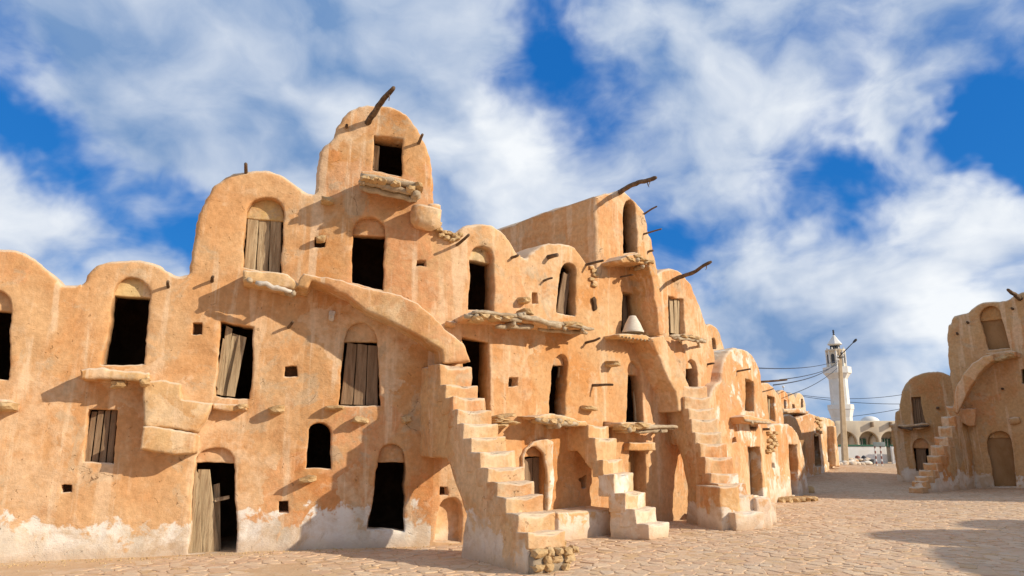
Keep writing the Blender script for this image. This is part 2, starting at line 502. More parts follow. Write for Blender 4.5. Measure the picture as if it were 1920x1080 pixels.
def puffy(name, poly, mp, t1, t0, mat, parent=None, holes=(), r=.05, grid=.08, amp=1.0, free=None, step=.05, rough=0.0, loc=None, tstep=.25, both=False):
    """a polygon (a,b) pushed out from t0 to t1 with rounded rim, holes with reveals and rooms; mp maps (a,b,t) to the world"""
    base = resample(poly, step)
    if area(base) < 0:
        base.reverse()
        if free is not None:
            free_f = free
    n = len(base)
    fr = [1.0] * n if free is None else [free(p) for p in base]
    if rough:
        nb = normals(base)
        base = [p + nb[i] * (noise.noise(Vector((p.x * 3.1, p.y * 3.1, t1 * 3))) * rough + noise.noise(Vector((p.x * 11, p.y * 11, t1 * 3 + 5))) * rough * .8) * fr[i] for i, p in enumerate(base)]
    nr = normals(base)
    loops = [[base[i] - nr[i] * r * fr[i] for i in range(n)]]
    hs = []
    for h in holes:
        hp = resample(h['poly'], h.get('step', step))
        if area(hp) < 0:
            hp.reverse()
        w = h.get('rough', .008)
        hn = normals(hp)
        hp = [p + hn[i] * (noise.noise(Vector((p.x * 4, p.y * 4, 3.3))) * w * 2 + noise.noise(Vector((p.x * 13, p.y * 13, 1.7))) * w) for i, p in enumerate(hp)]
        hn = normals(hp)
        rh = h.get('r', .03)
        hs.append((hp, hn, rh, h))
        loops.append([p + hn[i] * rh for i, p in enumerate(hp)])
    lo = np.min([tuple(p) for p in loops[0]], axis=0)
    hi = np.max([tuple(p) for p in loops[0]], axis=0)
    gx = np.arange(lo[0] + grid / 2, hi[0], grid)
    gy = np.arange(lo[1] + grid / 2, hi[1], grid)
    pts2 = [tuple(p) for L in loops for p in L]
    nin = len(pts2)
    if len(gx) and len(gy):
        G = np.stack(np.meshgrid(gx, gy), -1).reshape(-1, 2)
        rs = np.random.RandomState(1)
        G = G + rs.uniform(-.3, .3, G.shape) * grid
        ok = inside(G, loops[0])
        for L in loops[1:]:
            ok &= ~inside(G, L)
        G = G[ok]
        if len(G):
            G = G[dist_pts(G, pts2) > min(step, grid) * .6]
            pts2 += [tuple(p) for p in G]
    edges = []
    o = 0
    for L in loops:
        k = len(L)
        edges += [(o + i, o + (i + 1) % k) for i in range(k)]
        o += k
    vo, eo, fo, vorig, _, _ = delaunay_2d_cdt([Vector(p) for p in pts2], edges, [], 0, 1e-5)
    vo2 = np.array([tuple(v) for v in vo])
    tri = np.array([f[:3] for f in fo])
    cen = vo2[tri].mean(1)
    keep = inside(cen, loops[0])
    for L in loops[1:]:
        keep &= ~inside(cen, L)
    tri = tri[keep]
    mapin = {}
    for i, ol in enumerate(vorig):
        for k in ol:
            mapin[k] = i
    verts = [mp(v.x, v.y, t1) for v in vo]
    faces = [tuple(t) for t in tri]
    midx = [0] * len(faces)

    def add_ring(pts, t):
        s = len(verts)
        verts.extend(mp(p.x, p.y, t) for p in pts)
        return list(range(s, s + len(pts)))

    def bridge(a, b, flip, mi=0, skip=None):
        k = len(a)
        for i in range(k):
            j = (i + 1) % k
            if skip is not None and skip[i] == 0 and skip[j] == 0:
                continue
            q = (a[i], b[i], b[j], a[j]) if not flip else (a[i], a[j], b[j], b[i])
            if len(set(q)) == 4:
                faces.append(q)
                midx.append(mi)
            elif len(set(q)) == 3:
                faces.append(tuple(dict.fromkeys(q)))
                midx.append(mi)

    sk_ = fr if free is not None else None
    cur = [mapin[i] for i in range(n)]
    seq = [(.30, .30), (.0, 1.0)]
    for f, tf in seq:
        nx = add_ring([base[i] - nr[i] * r * f * fr[i] for i in range(n)], t1 - r * tf)
        bridge(cur, nx, False, 0, sk_)
        cur = nx
    tt = t1 - r
    ts = [tt - .04] if tt - .04 > t0 + .05 else []
    while ts and ts[-1] - tstep > t0 + .05:
        ts.append(ts[-1] - tstep)
    ts.append(t0)
    for t in ts:
        nx = add_ring(base, t)
        bridge(cur, nx, False, 0, sk_)
        cur = nx
    if both:
        s = len(verts)
        verts.extend(mp(v.x, v.y, t0 - .0) for v in vo)
        # back face reuses the front layout, joined at its rim
        for t in tri:
            faces.append((s + int(t[0]), s + int(t[2]), s + int(t[1])))
            midx.append(0)
        bridge(cur, [s + mapin[i] for i in range(n)], False)
    else:
        faces.append(tuple(reversed(cur)))
        midx.append(0)
    off = n
    for hp, hn, rh, h in hs:
        k = len(hp)
        cur = [mapin[off + i] for i in range(k)]
        off += k
        d = h.get('d', .35)
        for f, t in ((.3, t1 - rh * .3), (0, t1 - rh), (0, t1 - rh - .05), (0, t1 - d)):
            nx = add_ring([p + hn[i] * rh * f for i, p in enumerate(hp)], t)
            bridge(cur, nx, True)
            cur = nx
        if h.get('room', True):
            c = sum(hp, Vector((0, 0))) / k
            wide = h.get('wide', .22)
            out = []
            for i, p in enumerate(hp):
                q = p + Vector((hn[i].x * wide, max(hn[i].y, 0) * .06 + min(hn[i].y, 0) * .05))
                out.append(q)
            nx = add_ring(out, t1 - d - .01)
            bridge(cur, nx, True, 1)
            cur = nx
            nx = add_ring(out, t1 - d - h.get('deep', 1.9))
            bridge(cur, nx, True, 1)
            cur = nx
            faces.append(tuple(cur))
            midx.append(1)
        else:
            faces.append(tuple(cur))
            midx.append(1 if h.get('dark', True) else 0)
    if amp:
        verts = [wob(Vector(v), amp) for v in verts]
    ml = [mat, PL_SHADE]
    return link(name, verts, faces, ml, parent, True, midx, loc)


def tube(name, pts, radii, mat, parent=None, sides=7, jit=.12, loc=None):
    """a bent stick: cross-sections along pts"""
    P = [Vector(p) for p in pts]
    verts, faces = [], []
    up = Vector((.3, .2, 1)).normalized()
    for i, p in enumerate(P):
        d = (P[min(i + 1, len(P) - 1)] - P[max(i - 1, 0)]).normalized()
        x = d.cross(up)
        if x.length < .1:
            x = d.cross(Vector((1, 0, 0)))
        x.normalize()
        y = d.cross(x)
        for k in range(sides):
            a = 2 * math.pi * k / sides
            q = x * math.cos(a) + y * math.sin(a)
            rr = radii[i] * (1 + jit * noise.noise(p * 9 + q * 3) + jit * .8 * noise.noise(p * 3 + q * 9))
            verts.append(p + q * rr)
    for i in range(len(P) - 1):
        for k in range(sides):
            a, b = i * sides + k, i * sides + (k + 1) % sides
            faces.append((a, b, b + sides, a + sides))
    faces.append(tuple(reversed(range(sides))))
    faces.append(tuple(range((len(P) - 1) * sides, len(P) * sides)))
    o = link(name, verts, faces, mat, parent, True, loc=loc)
    return o


ICO = bmesh.new()
bmesh.ops.create_icosphere(ICO, subdivisions=3, radius=1)
ICO_V = [v.co.copy() for v in ICO.verts]
ICO_F = [tuple(v.index for v in f.verts) for f in ICO.faces]
ICO.free()
ICO2 = bmesh.new()
bmesh.ops.create_icosphere(ICO2, subdivisions=2, radius=1)
ICO2_V = [v.co.copy() for v in ICO2.verts]
ICO2_F = [tuple(v.index for v in f.verts) for f in ICO2.faces]
ICO2.free()


def rock(name, c, size, mat, parent=None, seed=0, ax=None, blocky=.55, small=True, smooth=True):
    """an angular weathered stone; size along axes ax (three vectors)"""
    ax = ax or (Vector((1, 0, 0)), Vector((0, 1, 0)), Vector((0, 0, 1)))
    V, F = (ICO2_V, ICO2_F) if small else (ICO_V, ICO_F)
    out = []
    sv = Vector((seed * 1.73, seed * 3.1, seed * .7))
    for v in V:
        m = max(abs(v.x), abs(v.y), abs(v.z))
        q = v.lerp(v / m * .86, blocky)
        k = 1 + .30 * noise.noise(v * 1.4 + sv) + .16 * noise.noise(v * 3.1 + sv)
        q = q * k
        out.append(Vector(c) + ax[0] * q.x * size[0] + ax[1] * q.y * size[1] + ax[2] * q.z * size[2])
    return link(name, out, F, mat, parent, smooth)


# ------------------------------------------------------------------ ground
def gz(x, y):
    z = .55 * math.exp(-((x - 18.4) ** 2 + (y - 42) ** 2) / (2 * 16))
    z += .16 * math.exp(-((x - 21.3) ** 2 + (y - 27) ** 2) / (2 * 4))
    if y > 6:
        z += .028 * noise.noise(Vector((x * .45, y * .45, 0))) + .010 * noise.noise(Vector((x * 1.6, y * 1.6, 3)))
    return z


def ghit(u, v):
    d = ray(u, v)
    z = 0
    for _ in range(12):
        k = (z - EYE) / d.z
        x, y = d.x * k, d.y * k
        z = gz(x, y)
    return Vector((x, y, z))


def at_y(u, v, Y):
    d = ray(u, v)
    k = Y / d.y
    return Vector((d.x * k, Y, EYE + d.z * k))


# ------------------------------------------------------------------ facade curves
class Curve:
    def __init__(self, pts):
        q = catmull([(p[0], p[1], 0) for p in pts], 24)
        P = np.array([(v.x, v.y) for v in q])
        d = np.r_[0, np.cumsum(np.hypot(*np.diff(P, axis=0).T))]
        L = d[-1]
        self.s = np.arange(0, L, .04)
        self.x = np.interp(self.s, d, P[:, 0])
        self.y = np.interp(self.s, d, P[:, 1])
        tx, ty = np.gradient(self.x), np.gradient(self.y)
        k = np.ones(25) / 25
        tx = np.convolve(np.pad(tx, 12, mode='edge'), k, 'valid')
        ty = np.convolve(np.pad(ty, 12, mode='edge'), k, 'valid')
        h = np.hypot(tx, ty)
        self.tx, self.ty = tx / h, ty / h

    def C(self, s):
        s = min(max(s, 0), self.s[-1])
        return Vector((np.interp(s, self.s, self.x), np.interp(s, self.s, self.y), 0))

    def T(self, s):
        return Vector((np.interp(s, self.s, self.tx), np.interp(s, self.s, self.ty), 0)).normalized()

    def N(self, s):
        t = self.T(s)
        return Vector((t.y, -t.x, 0))

    def mp(self, s, z, t):
        s = float(s)
        f = s / .04
        i = int(min(max(f, 0), len(self.s) - 2))
        g = f - i
        x = self.x[i] * (1 - g) + self.x[i + 1] * g
        y = self.y[i] * (1 - g) + self.y[i + 1] * g
        tx = self.tx[i] * (1 - g) + self.tx[i + 1] * g
        ty = self.ty[i] * (1 - g) + self.ty[i + 1] * g
        return Vector((x + ty * t, y - tx * t, z))

    def hit(self, u, v, t=0.0):
        d = ray(u, v)
        X, Y = self.x + self.ty * t, self.y - self.tx * t
        cr = d.x * Y - d.y * X
        idx = np.where(np.sign(cr[:-1]) != np.sign(cr[1:]))[0]
        best = None
        for i in idx:
            g = cr[i] / (cr[i] - cr[i + 1])
            x, y = X[i] + (X[i + 1] - X[i]) * g, Y[i] + (Y[i + 1] - Y[i]) * g
            h = x * d.x + y * d.y
            if h > 0:
                k = h / (d.x ** 2 + d.y ** 2)
                if best is None or k < best[0]:
                    best = (k, self.s[i] + .04 * g)
        if best is None:
            raise ValueError('no hit %s %s' % (u, v))
        return Vector((best[1], EYE + d.z * best[0]))

    def P(self, u, v, t=0.0):
        h = self.hit(u, v, t)
        return self.mp(h.x, h.y, t)


FA = Curve([(-10.9, 9.4), (-7.34, 10.85), (-4.68, 11.84), (-2.8, 12.35), (-.95, 12.85), (.95, 14.25), (3.25, 16.3), (5.4, 18.9), (7.85, 22.5), (10.2, 26.2), (13.5, 31.2)])


def arch(xl, xr, yt, ys, xlb, xrb, ybl, ybr):
    """opening outline in photo pixels: sides from the sill up to the spring line, then a round head"""
    pts = [(xlb, ybl), (xrb, ybr), (xr, ys)]
    cx, hw = (xl + xr) / 2, (xr - xl) / 2
    for k in range(1, 10):
        a = math.pi * k / 10
        pts.append((cx + hw * math.cos(a), ys - (ys - yt) * math.sin(a) ** .9))
    pts.append((xl, ys))
    return pts


UNITS = {}


def unit(key, label, cv, prof, b0, b1, mat, off=0.0, depth=3.2, zb=-.25, openings=(), jl=None, jr=None, grid=.075, grp=None, r=.07, name='granary', cat='granary', amp=1.0, step=.05, base_px=True):
    """one granary: roof outline prof (photo pixels read on the facade), sides at s-values b0,b1; jl,jr heights below which a neighbour adjoins"""
    pp = [cv.hit(u, v, off) for u, v in prof]
    top = catmull([(p.x, p.y, 0) for p in pp], 5)
    top = [Vector((min(max(p.x, b0), b1), p.y)) for p in top]
    top[0].x, top[-1].x = b0, b1
    poly = [Vector((b0, zb)), Vector((b1, zb))] + list(reversed(top))
    zl, zr = top[0].y, top[-1].y
    jl = zl if jl is None else jl
    jr = zr if jr is None else jr

    def free(p):
        if p.y < zb + .02:
            return 0.0
        if abs(p.x - b0) < .004 and p.y <= jl + .001:
            return 0.0
        if abs(p.x - b1) < .004 and p.y <= jr + .001:
            return 0.0
        return 1.0
    hs = []
    for o in openings:
        q = [cv.hit(u, v, off) for u, v in o['px']]
        h = dict(o)
        h['poly'] = q
        hs.append(h)
    c = cv.mp((b0 + b1) / 2, 0, off)
    ob = puffy(name, poly, cv.mp, off, off - depth, mat, None, hs, r=r, grid=grid, amp=amp, free=free, step=step, rough=.022, loc=c)
    tag(ob, label, cat, grp)
    UNITS[key] = ob
    # infill above the lintel of arched openings, boards in the openings
    for o in openings:
        if 'lintel' in o:
            t = off - o.get('td', .12)
            q = [cv.hit(u, v, off) for u, v in o['px']]
            zc = cv.hit((o['px'][0][0] + o['px'][1][0]) / 2, o['lintel'], off).y
            up = [p for p in q if p.y > zc]
            if len(up) > 2:
                up.sort(key=lambda p: p.x)
                xs0, xs1 = up[0].x - .03, up[-1].x + .03
                arc = [p + Vector((0, .03)) for p in up]
                pl = [Vector((xs0, zc)), Vector((xs1, zc))] + list(reversed(arc))
                puffy('tympanum', pl, cv.mp, t, t - .22, o.get('tmat', PL), ob, r=.02, grid=.12, amp=.6, rough=.012)
    return ob


def plank(parent, cv, quad, t, thick=.03, mat=None, name='plank', bend=.012):
    """a board: four photo-pixel corners (bottom-left, bottom-right, top-right, top-left) read at depth t"""
    mat = mat or WOOD
    q = [cv.hit(u, v, t) for u, v in quad]
    nz = 7
    verts, faces = [], []
    sd = random.random() * 50
    for j in range(nz):
        f = j / (nz - 1)
        l = q[0].lerp(q[3], f)
        r_ = q[1].lerp(q[2], f)
        w = (r_ - l)
        e = .06
        l = l + w * (e * noise.noise(Vector((sd, f * 4, 0))))
        r_ = r_ + w * (e * noise.noise(Vector((sd, f * 4, 9))))
        if j == nz - 1:
            r_ = r_ + Vector((0, noise.noise(Vector((sd, 3, 3))) * .04))
            l = l + Vector((0, noise.noise(Vector((sd, 5, 1))) * .04))
        bz = bend * math.sin(f * 3 + sd)
        for (p, tt) in ((l, 0), (l.lerp(r_, .06), .006), (l.lerp(r_, .94), .006), (r_, 0), (r_, -thick), (l, -thick)):
            verts.append(cv.mp(p.x, p.y, t + tt + bz))
    for j in range(nz - 1):
        for k in range(6):
            a, b = j * 6 + k, j * 6 + (k + 1) % 6
            faces.append((a, b, b + 6, a + 6))
    faces.append(tuple(reversed(range(6))))
    faces.append(tuple(range((nz - 1) * 6, nz * 6)))
    return link(name, verts, faces, mat, parent, False)


def door(parent, cv, quads, t, mat=None, name='door'):
    q = quads[0]
    c = cv.P(sum(p[0] for p in q) / 4, sum(p[1] for p in q) / 4, t)
    d = part_empty(name, c, parent)
    for i, qd in enumerate(quads):
        tt = t
        m = mat
        if len(qd) > 4:
            tt = qd[4]
        plank(d, cv, qd[:4], tt, mat=m)
    return d


def boards(xl, xr, yt, yb, n, gap=1.0, xlb=None, xrb=None, ybr=None, ytr=None):
    """n upright boards side by side"""
    xlb = xl if xlb is None else xlb
    xrb = xr if xrb is None else xrb
    ybr = yb if ybr is None else ybr
    ytr = yt if ytr is None else ytr
    out = []
    for i in range(n):
        a, b = i / n, (i + 1) / n
        g = gap / max(xr - xl, 1) / 2
        j = random.uniform(-1.5, 1.5)
        out.append([(xlb + (xrb - xlb) * (a + g), yb + (ybr - yb) * a), (xlb + (xrb - xlb) * (b - g), yb + (ybr - yb) * b),
                    (xl + (xr - xl) * (b - g), yt + (ytr - yt) * b + j), (xl + (xr - xl) * (a + g), yt + (ytr - yt) * a + j)])
    return out


def peg(parent, cv, u, v, L=.3, rad=.03, off=0.0, du=0.0, dz=.05, mat=None, name='peg'):
    h = cv.hit(u, v, off)
    p0 = cv.mp(h.x, h.y, off - .1)
    p1 = cv.mp(h.x + du * L, h.y + dz * L, off + L)
    pts = [p0.lerp(p1, f) + noise.noise_vector(p0 * 5 + Vector((f * 3, 0, 0))) * .014 * (f > 0) for f in (0, .35, .7, .97, 1)]
    return tube(name, pts, [rad * 1.05, rad, rad * .92, rad * .85, rad * .55], mat or STICK, parent)


def pole(parent, cv, pts, r0, r1, mat=None, name='roof_pole'):
    """pts: (u, v, t) photo pixel read at distance t in front of the facade"""
    P = [cv.P(u, v, t) for u, v, t in pts]
    P = catmull(P, 5)
    n = len(P)
    P = [p + noise.noise_vector(p * 4) * .018 for p in P]
    rad = [r0 + (r1 - r0) * i / (n - 1) for i in range(n)]
    rad[-1] *= .7
    return tube(name, P, rad, mat or STICK, parent, 8, .22)


def relief(parent, cv, px, t1, t0=-.15, mat=None, name='ledge', r=.04, rough=.02, grid=.07, amp=1.0, off=None):
    """a lump standing out of the facade: photo-pixel outline read at its own front face"""
    q = [cv.hit(u, v, t1) for u, v in px]
    return puffy(name, q, cv.mp, t1, t0, mat or PL, parent, r=r, rough=rough, grid=grid, amp=amp, step=.04, tstep=.1)


def hole(px, d=.25, r=.02):
    return dict(px=px, d=d, room=False, r=r, rough=.01, step=.03)


def sq(u, v, w, h):
    return [(u - w / 2, v + h / 2), (u + w / 2, v + h / 2), (u + w / 2 - 1, v - h / 2), (u - w / 2 + 1, v - h / 2)]


def stub(parent, cv, u, v, wpx, hpx, t=.14, off=0.0, seed=0, mat=None, name='stone'):
    """a stone bedded in the wall and standing out of it"""
    h = cv.hit(u, v, off + t * .5)
    c = cv.mp(h.x, h.y, off + t * .35)
    T, N_ = cv.T(h.x), cv.N(h.x)
    D = c.length
    k = D / FPX
    ct = max(.35, abs(T.dot(Vector((c.y, -c.x, 0)).normalized())))
    tl = T * math.cos(seed * 1.3) * .0 + T
    tilt = Vector((0, 0, 1)) + T * (.16 * math.sin(seed * 2.1)) + N_ * (.14 * math.sin(seed * 3.7))
    return rock(name, c, (wpx / 2 * k / ct, t * .75, hpx / 2 * k), mat or ROCK, parent, seed, ((T - Vector((0, 0, 1)) * (.16 * math.sin(seed * 2.1))).normalized(), N_, tilt.normalized()), .95, True, mat in (PL_S, PL_R))


def S(u, v, off=0.0, cv=None):
    return (cv or FA).hit(u, v, off).x


# ------------------------------------------------------------------ the ground and paving
def build_ground():
    xs = np.r_[np.linspace(-400, -20, 16), np.linspace(-16, 26, 85), np.linspace(32, 500, 16)]
    ys = np.r_[np.linspace(-120, 2, 10), np.linspace(4, 48, 89), np.linspace(52, 120, 14), np.linspace(150, 900, 14)]
    verts = [(x, y, gz(x, y)) for y in ys for x in xs]
    nx = len(xs)
    faces = [(j * nx + i, j * nx + i + 1, (j + 1) * nx + i + 1, (j + 1) * nx + i) for j in range(len(ys) - 1) for i in range(nx - 1)]
    o = link('ground', verts, faces, GROUND, None, True, loc=(0, 0, 0))
    return tag(o, 'dusty tan earth and stone floor of the courtyard', None, None, 'structure')


ground = build_ground()


def clip(poly, p, n):
    out = []
    for i in range(len(poly)):
        a, b = poly[i - 1], poly[i]
        da, db = (a - p).dot(n), (b - p).dot(n)
        if da <= 0:
            out.append(a)
        if (da < 0 < db) or (db < 0 < da):
            out.append(a.lerp(b, da / (da - db)))
    return out


def build_paving():
    rnd = random.Random(3)
    sp = .205
    sites = {}
    for i in range(-90, 110):
        for j in range(38, 122):
            sites[i, j] = Vector(((i + rnd.uniform(-.46, .46) + .5 * (j % 2)) * sp * 1.15, (j + rnd.uniform(-.46, .46)) * sp))
    cx = np.stack([FA.x, FA.y], 1)
    cn = np.stack([FA.ty, -FA.tx], 1)
    stones = []
    for (i, j), p in sites.items():
        x, y = p
        if y < 8.6 or y > 24 or abs(x) > .75 * y + .4:
            continue
        k = int(((cx - np.array((x, y))) ** 2).sum(1).argmin())
        if (np.array((x, y)) - cx[k]).dot(cn[k]) < .22:
            continue
        if (x - 17.4) * .6 + (y - 29.35) * .8 > -.2:
            continue
        dusty = noise.noise(Vector((x * .5, y * .5, 7))) + max(0, (-x - .2) * .13)
        if dusty > .80:
            continue
        cell = [p + Vector(d) * .6 for d in ((-1, -1), (1, -1), (1, 1), (-1, 1))]
        for di in (-2, -1, 0, 1, 2):
            for dj in (-2, -1, 0, 1, 2):
                q = sites.get((i + di, j + dj))
                if q is None or (di == 0 and dj == 0):
                    continue
                d = (q - p)
                cell = clip(cell, (p + q) / 2, d.normalized())
                if len(cell) < 3:
                    break
        if len(cell) < 3:
            continue
        c = sum(cell, Vector((0, 0))) / len(cell)
        # rounded off corners
        cc = []
        for a in range(len(cell)):
            prv, cu, nx_ = cell[a - 1], cell[a], cell[(a + 1) % len(cell)]
            cc += [cu.lerp(prv, .22), cu.lerp(nx_, .22)]
        h = rnd.uniform(.003, .011) * (1 - .6 * min(1, max(0, dusty)))
        tx, ty = rnd.uniform(-.04, .04), rnd.uniform(-.055, .02)
        V = []
        for shrink, hz in ((.004, -.02), (.006, h * .5), (.016 + .012 * rnd.random(), h)):
            for a in cc:
                d = a - c
                L = d.length
                q = c + d * max(.1, 1 - shrink / L * (1.0 + .5 * noise.noise(Vector((a.x * 6, a.y * 6, 0)))))
                z = gz(q.x, q.y) + hz + ((q.x - c.x) * tx + (q.y - c.y) * ty if hz > 0 else 0)
                V.append((q.x, q.y, z))
        n = len(cc)
        Fc = []
        for rr in (0, 1):
            for a in range(n):
                b = (a + 1) % n
                Fc.append((rr * n + a, rr * n + b, (rr + 1) * n + b, (rr + 1) * n + a))
        Fc.append(tuple(range(2 * n, 3 * n)))
        ar = abs(area(cell)) / (y ** 3)
        vis = abs(x) < .70 * y and y > 8.9
        stones.append((ar if vis else ar * .01, V, Fc, rnd.random() * 100))
    stones.sort(key=lambda s: -s[0])
    pav = empty('paving', (4, 14, 0))
    tag(pav, 'irregular flat paving stones of the courtyard floor', None, None, 'structure')

    def tint(o, vals):
        at = o.data.attributes.new('tint', 'FLOAT', 'POINT')
        at.data.foreach_set('value', vals)
    for ar, V, Fc, tn in stones[:295]:
        o = link('stone', V, Fc, STONE, pav, False)
        tint(o, [tn] * len(V))
    av, af, at = [], [], []
    for ar, V, Fc, tn in stones[295:]:
        b = len(av)
        av += V
        af += [tuple(i + b for i in f) for f in Fc]
        at += [tn] * len(V)
    o = link('stones', av, af, STONE, pav, False, loc=(4, 14, 0))
    tint(o, at)
    o['kind'] = 'stuff'


build_paving()

# ------------------------------------------------------------------ the long granary facade, cell by cell
b_0 = .25
b_AB = S(152, 540)
b_BC = S(355, 515)
b_CD = S(588, 368)
b_DE = S(821, 425)
b_EF = S(977, 478)
b_FG = S(1121, 500)
b_GH = S(1233, 505)
OJ = .28
b_HJ = S(1310, 800, OJ)
b_HR = S(1339, 655)
b_JL = S(1441, 815, OJ)
b_L1 = S(1515, 900, OJ)


def HZ(u, v, off=0.0):
    return FA.hit(u, v, off).y


GR = 'joined granary cells of the long sunlit facade'

A = unit('A', 'granary cell cut off by the photo edge with half an arched opening', FA,
         [(-140, 560), (-110, 520), (-70, 488), (-30, 470), (0, 466), (40, 474), (75, 492), (100, 515), (118, 531), (152, 533)], b_0, b_AB, PL_W,
         openings=[dict(px=arch(-48, 22, 540, 568, -62, 9, 712, 713), lintel=577, d=.4)], grp=GR, jl=-1)
B = unit('B', 'low granary cell with wide black arched opening above a plank window', FA,
         [(152, 533), (158, 530), (167, 510), (185, 494), (215, 486), (255, 485), (290, 492), (315, 503), (333, 514), (355, 513)], b_AB, b_BC, PL_W,
         openings=[dict(px=arch(213, 285, 519, 556, 189, 272, 685, 688), lintel=553, d=.38, td=.13, tmat=PL_Y),
                   dict(px=[(154, 865), (211, 868), (221, 770), (168, 769)], d=.3), hole(sq(121, 919, 19, 13), .2)], grp=GR)
C = unit('C', 'tall granary cell with studded plank door under a yellow arch', FA,
         [(355, 513), (358, 492), (366, 450), (377, 402), (391, 367), (410, 343), (440, 325), (480, 318), (515, 322), (545, 340), (570, 357), (588, 362)], b_BC, b_CD, PL_W,
         openings=[dict(px=arch(463, 531, 367, 402, 456, 526, 500, 512), lintel=404, d=.42, td=.20, tmat=PL_Y),
                   dict(px=[(404, 740), (468, 747), (477, 610), (418, 604)], d=.34),
                   dict(px=arch(366, 443, 836, 862, 351, 441, 1038, 1037), lintel=866, d=.4, td=.12),
                   hole(sq(374, 616, 19, 21), .2), hole(sq(543, 697, 25, 18), .22), hole(sq(533, 951, 19, 22), .3)], grp=GR)
D_ = unit('D', 'tallest granary tower with wooden balcony below its square window', FA,
          [(588, 362), (589, 335), (594, 305), (601, 281), (612, 268), (622, 258), (634, 232), (648, 212), (664, 201), (688, 195), (715, 196), (735, 199), (758, 211), (776, 229), (790, 250),
           (804, 275), (811, 310), (814, 355), (815, 400), (821, 416)], b_CD, b_DE, PL_W,
          openings=[dict(px=[(696, 318), (753, 330), (755, 262), (699, 253)], d=.36),
                    dict(px=arch(663, 723, 406, 434, 660, 719, 531, 543), lintel=438, d=.36, td=.16),
                    dict(px=arch(648, 709, 607, 640, 636, 714, 757, 760), lintel=641, d=.36, td=.12),
                    dict(px=arch(579, 623, 791, 814, 576, 621, 879, 881), d=.35),
                    dict(px=arch(706, 757, 832, 862, 692, 758, 993, 997), lintel=868, d=.38, td=.14),
                    hole(sq(602, 454, 20, 20), .22), hole(sq(789, 495, 18, 12), .22), hole(sq(801, 696, 14, 15), .2)], grp=GR)
E = unit('E', 'granary cell with black arched opening above the long wooden ledge', FA,
         [(821, 418), (832, 428), (847, 437), (858, 436), (866, 430), (878, 424), (910, 422), (935, 432), (957, 451), (968, 466), (977, 477)], b_DE, b_EF, PL,
         openings=[dict(px=arch(880, 930, 463, 488, 878, 928, 579, 581), lintel=487, d=.36, td=.16, tmat=PL_Y),
                   dict(px=[(868, 772), (920, 772), (918, 638), (871, 631)], d=.4),
                   dict(px=arch(822, 868, 932, 958, 814, 866, 1016, 1018), d=.20, room=False, dark=False), hole(sq(831, 919, 16, 15), .18),
                   hole(sq(961, 717, 18, 19), .2)], grp=GR)
F = unit('F', 'rounded granary cell with a slim arched doorway beside the tall tower', FA,
         [(977, 477), (987, 482), (994, 480), (1001, 472), (1008, 466), (1024, 459), (1047, 457), (1073, 461), (1091, 477), (1106, 494), (1121, 504)], b_EF, b_FG, PL,
         openings=[dict(px=arch(984, 1023, 834, 857, 983, 1027, 950, 958), lintel=856, d=.34, td=.14), dict(px=arch(1053, 1081, 492, 512, 1043, 1082, 585, 594), d=.34),
                   dict(px=arch(1038, 1064, 662, 680, 1028, 1059, 778, 781), lintel=682, d=.30, td=.12),
                   hole(sq(1002, 559, 12, 22), .2), hole([(1083, 898), (1088, 905), (1091, 916), (1100, 916), (1100, 890)], .3)], grp=GR)
G = unit('G', 'slender tall granary tower with long shaded barrel roof behind', FA,
         [(1121, 368), (1128, 362), (1145, 358), (1161, 354), (1172, 358), (1188, 375), (1204, 391), (1211, 400), (1215, 420), (1217, 437), (1223, 448), (1226, 468), (1231, 490), (1233, 505)], b_FG, b_GH, PL, jl=HZ(1121, 504),
         depth=4.4, openings=[dict(px=arch(1167, 1190, 374, 396, 1169, 1196, 475, 474), d=.36),
                              dict(px=[(1167, 622), (1196, 622), (1190, 553), (1167, 548)], d=.32),
                              dict(px=arch(1177, 1203, 679, 697, 1174, 1208, 789, 790), lintel=703, d=.30, td=.12),
                              dict(px=[(1182, 962), (1213, 968), (1212, 847), (1182, 846)], d=.55, deep=.5),
                              dict(px=[(1132, 822), (1149, 822), (1148, 791), (1132, 792)], d=.35)], grp=GR)
H = unit('H', 'pointed granary cell with square plank window and long roof pole', FA,
         [(1233, 514), (1245, 505), (1259, 501), (1271, 503), (1280, 513), (1293, 528), (1308, 557), (1320, 588), (1326, 606), (1332, 618), (1339, 655)], b_GH, b_HR, PL,
         openings=[dict(px=[(1254, 626), (1285, 628), (1284, 560), (1253, 553)], d=.32),
                   dict(px=arch(1285, 1306, 675, 690, 1282, 1308, 760, 762), lintel=690, d=.3, td=.12),
                   hole(sq(1331, 735, 8, 8), .15)], grp=GR)
J = unit('J', 'round roofed granary cell with whitewashed patches beside the third stair', FA,
         [(1310, 796), (1316, 780), (1330, 745), (1341, 720), (1351, 716), (1354, 700), (1357, 683), (1363, 667), (1375, 656), (1393, 654), (1408, 661), (1419, 678), (1427, 704), (1430, 735), (1434, 770), (1441, 803)],
         b_HJ, b_JL, PL_J, off=OJ, jl=-1, grid=.09,
         openings=[dict(px=[(1397, 771), (1415, 773), (1413, 716), (1396, 710)], d=.34),
                   dict(px=[(1407, 927), (1432, 930), (1427, 837), (1404, 837)], d=.5, deep=.5),
                   dict(px=[(1334, 886), (1353, 886), (1350, 834), (1333, 834)], d=.3),
                   hole(sq(1378, 826, 9, 10), .15)], grp=GR)
OK_ = -.7
b_K0, b_K1 = S(1424, 740, OK_), S(1469, 780, OK_)
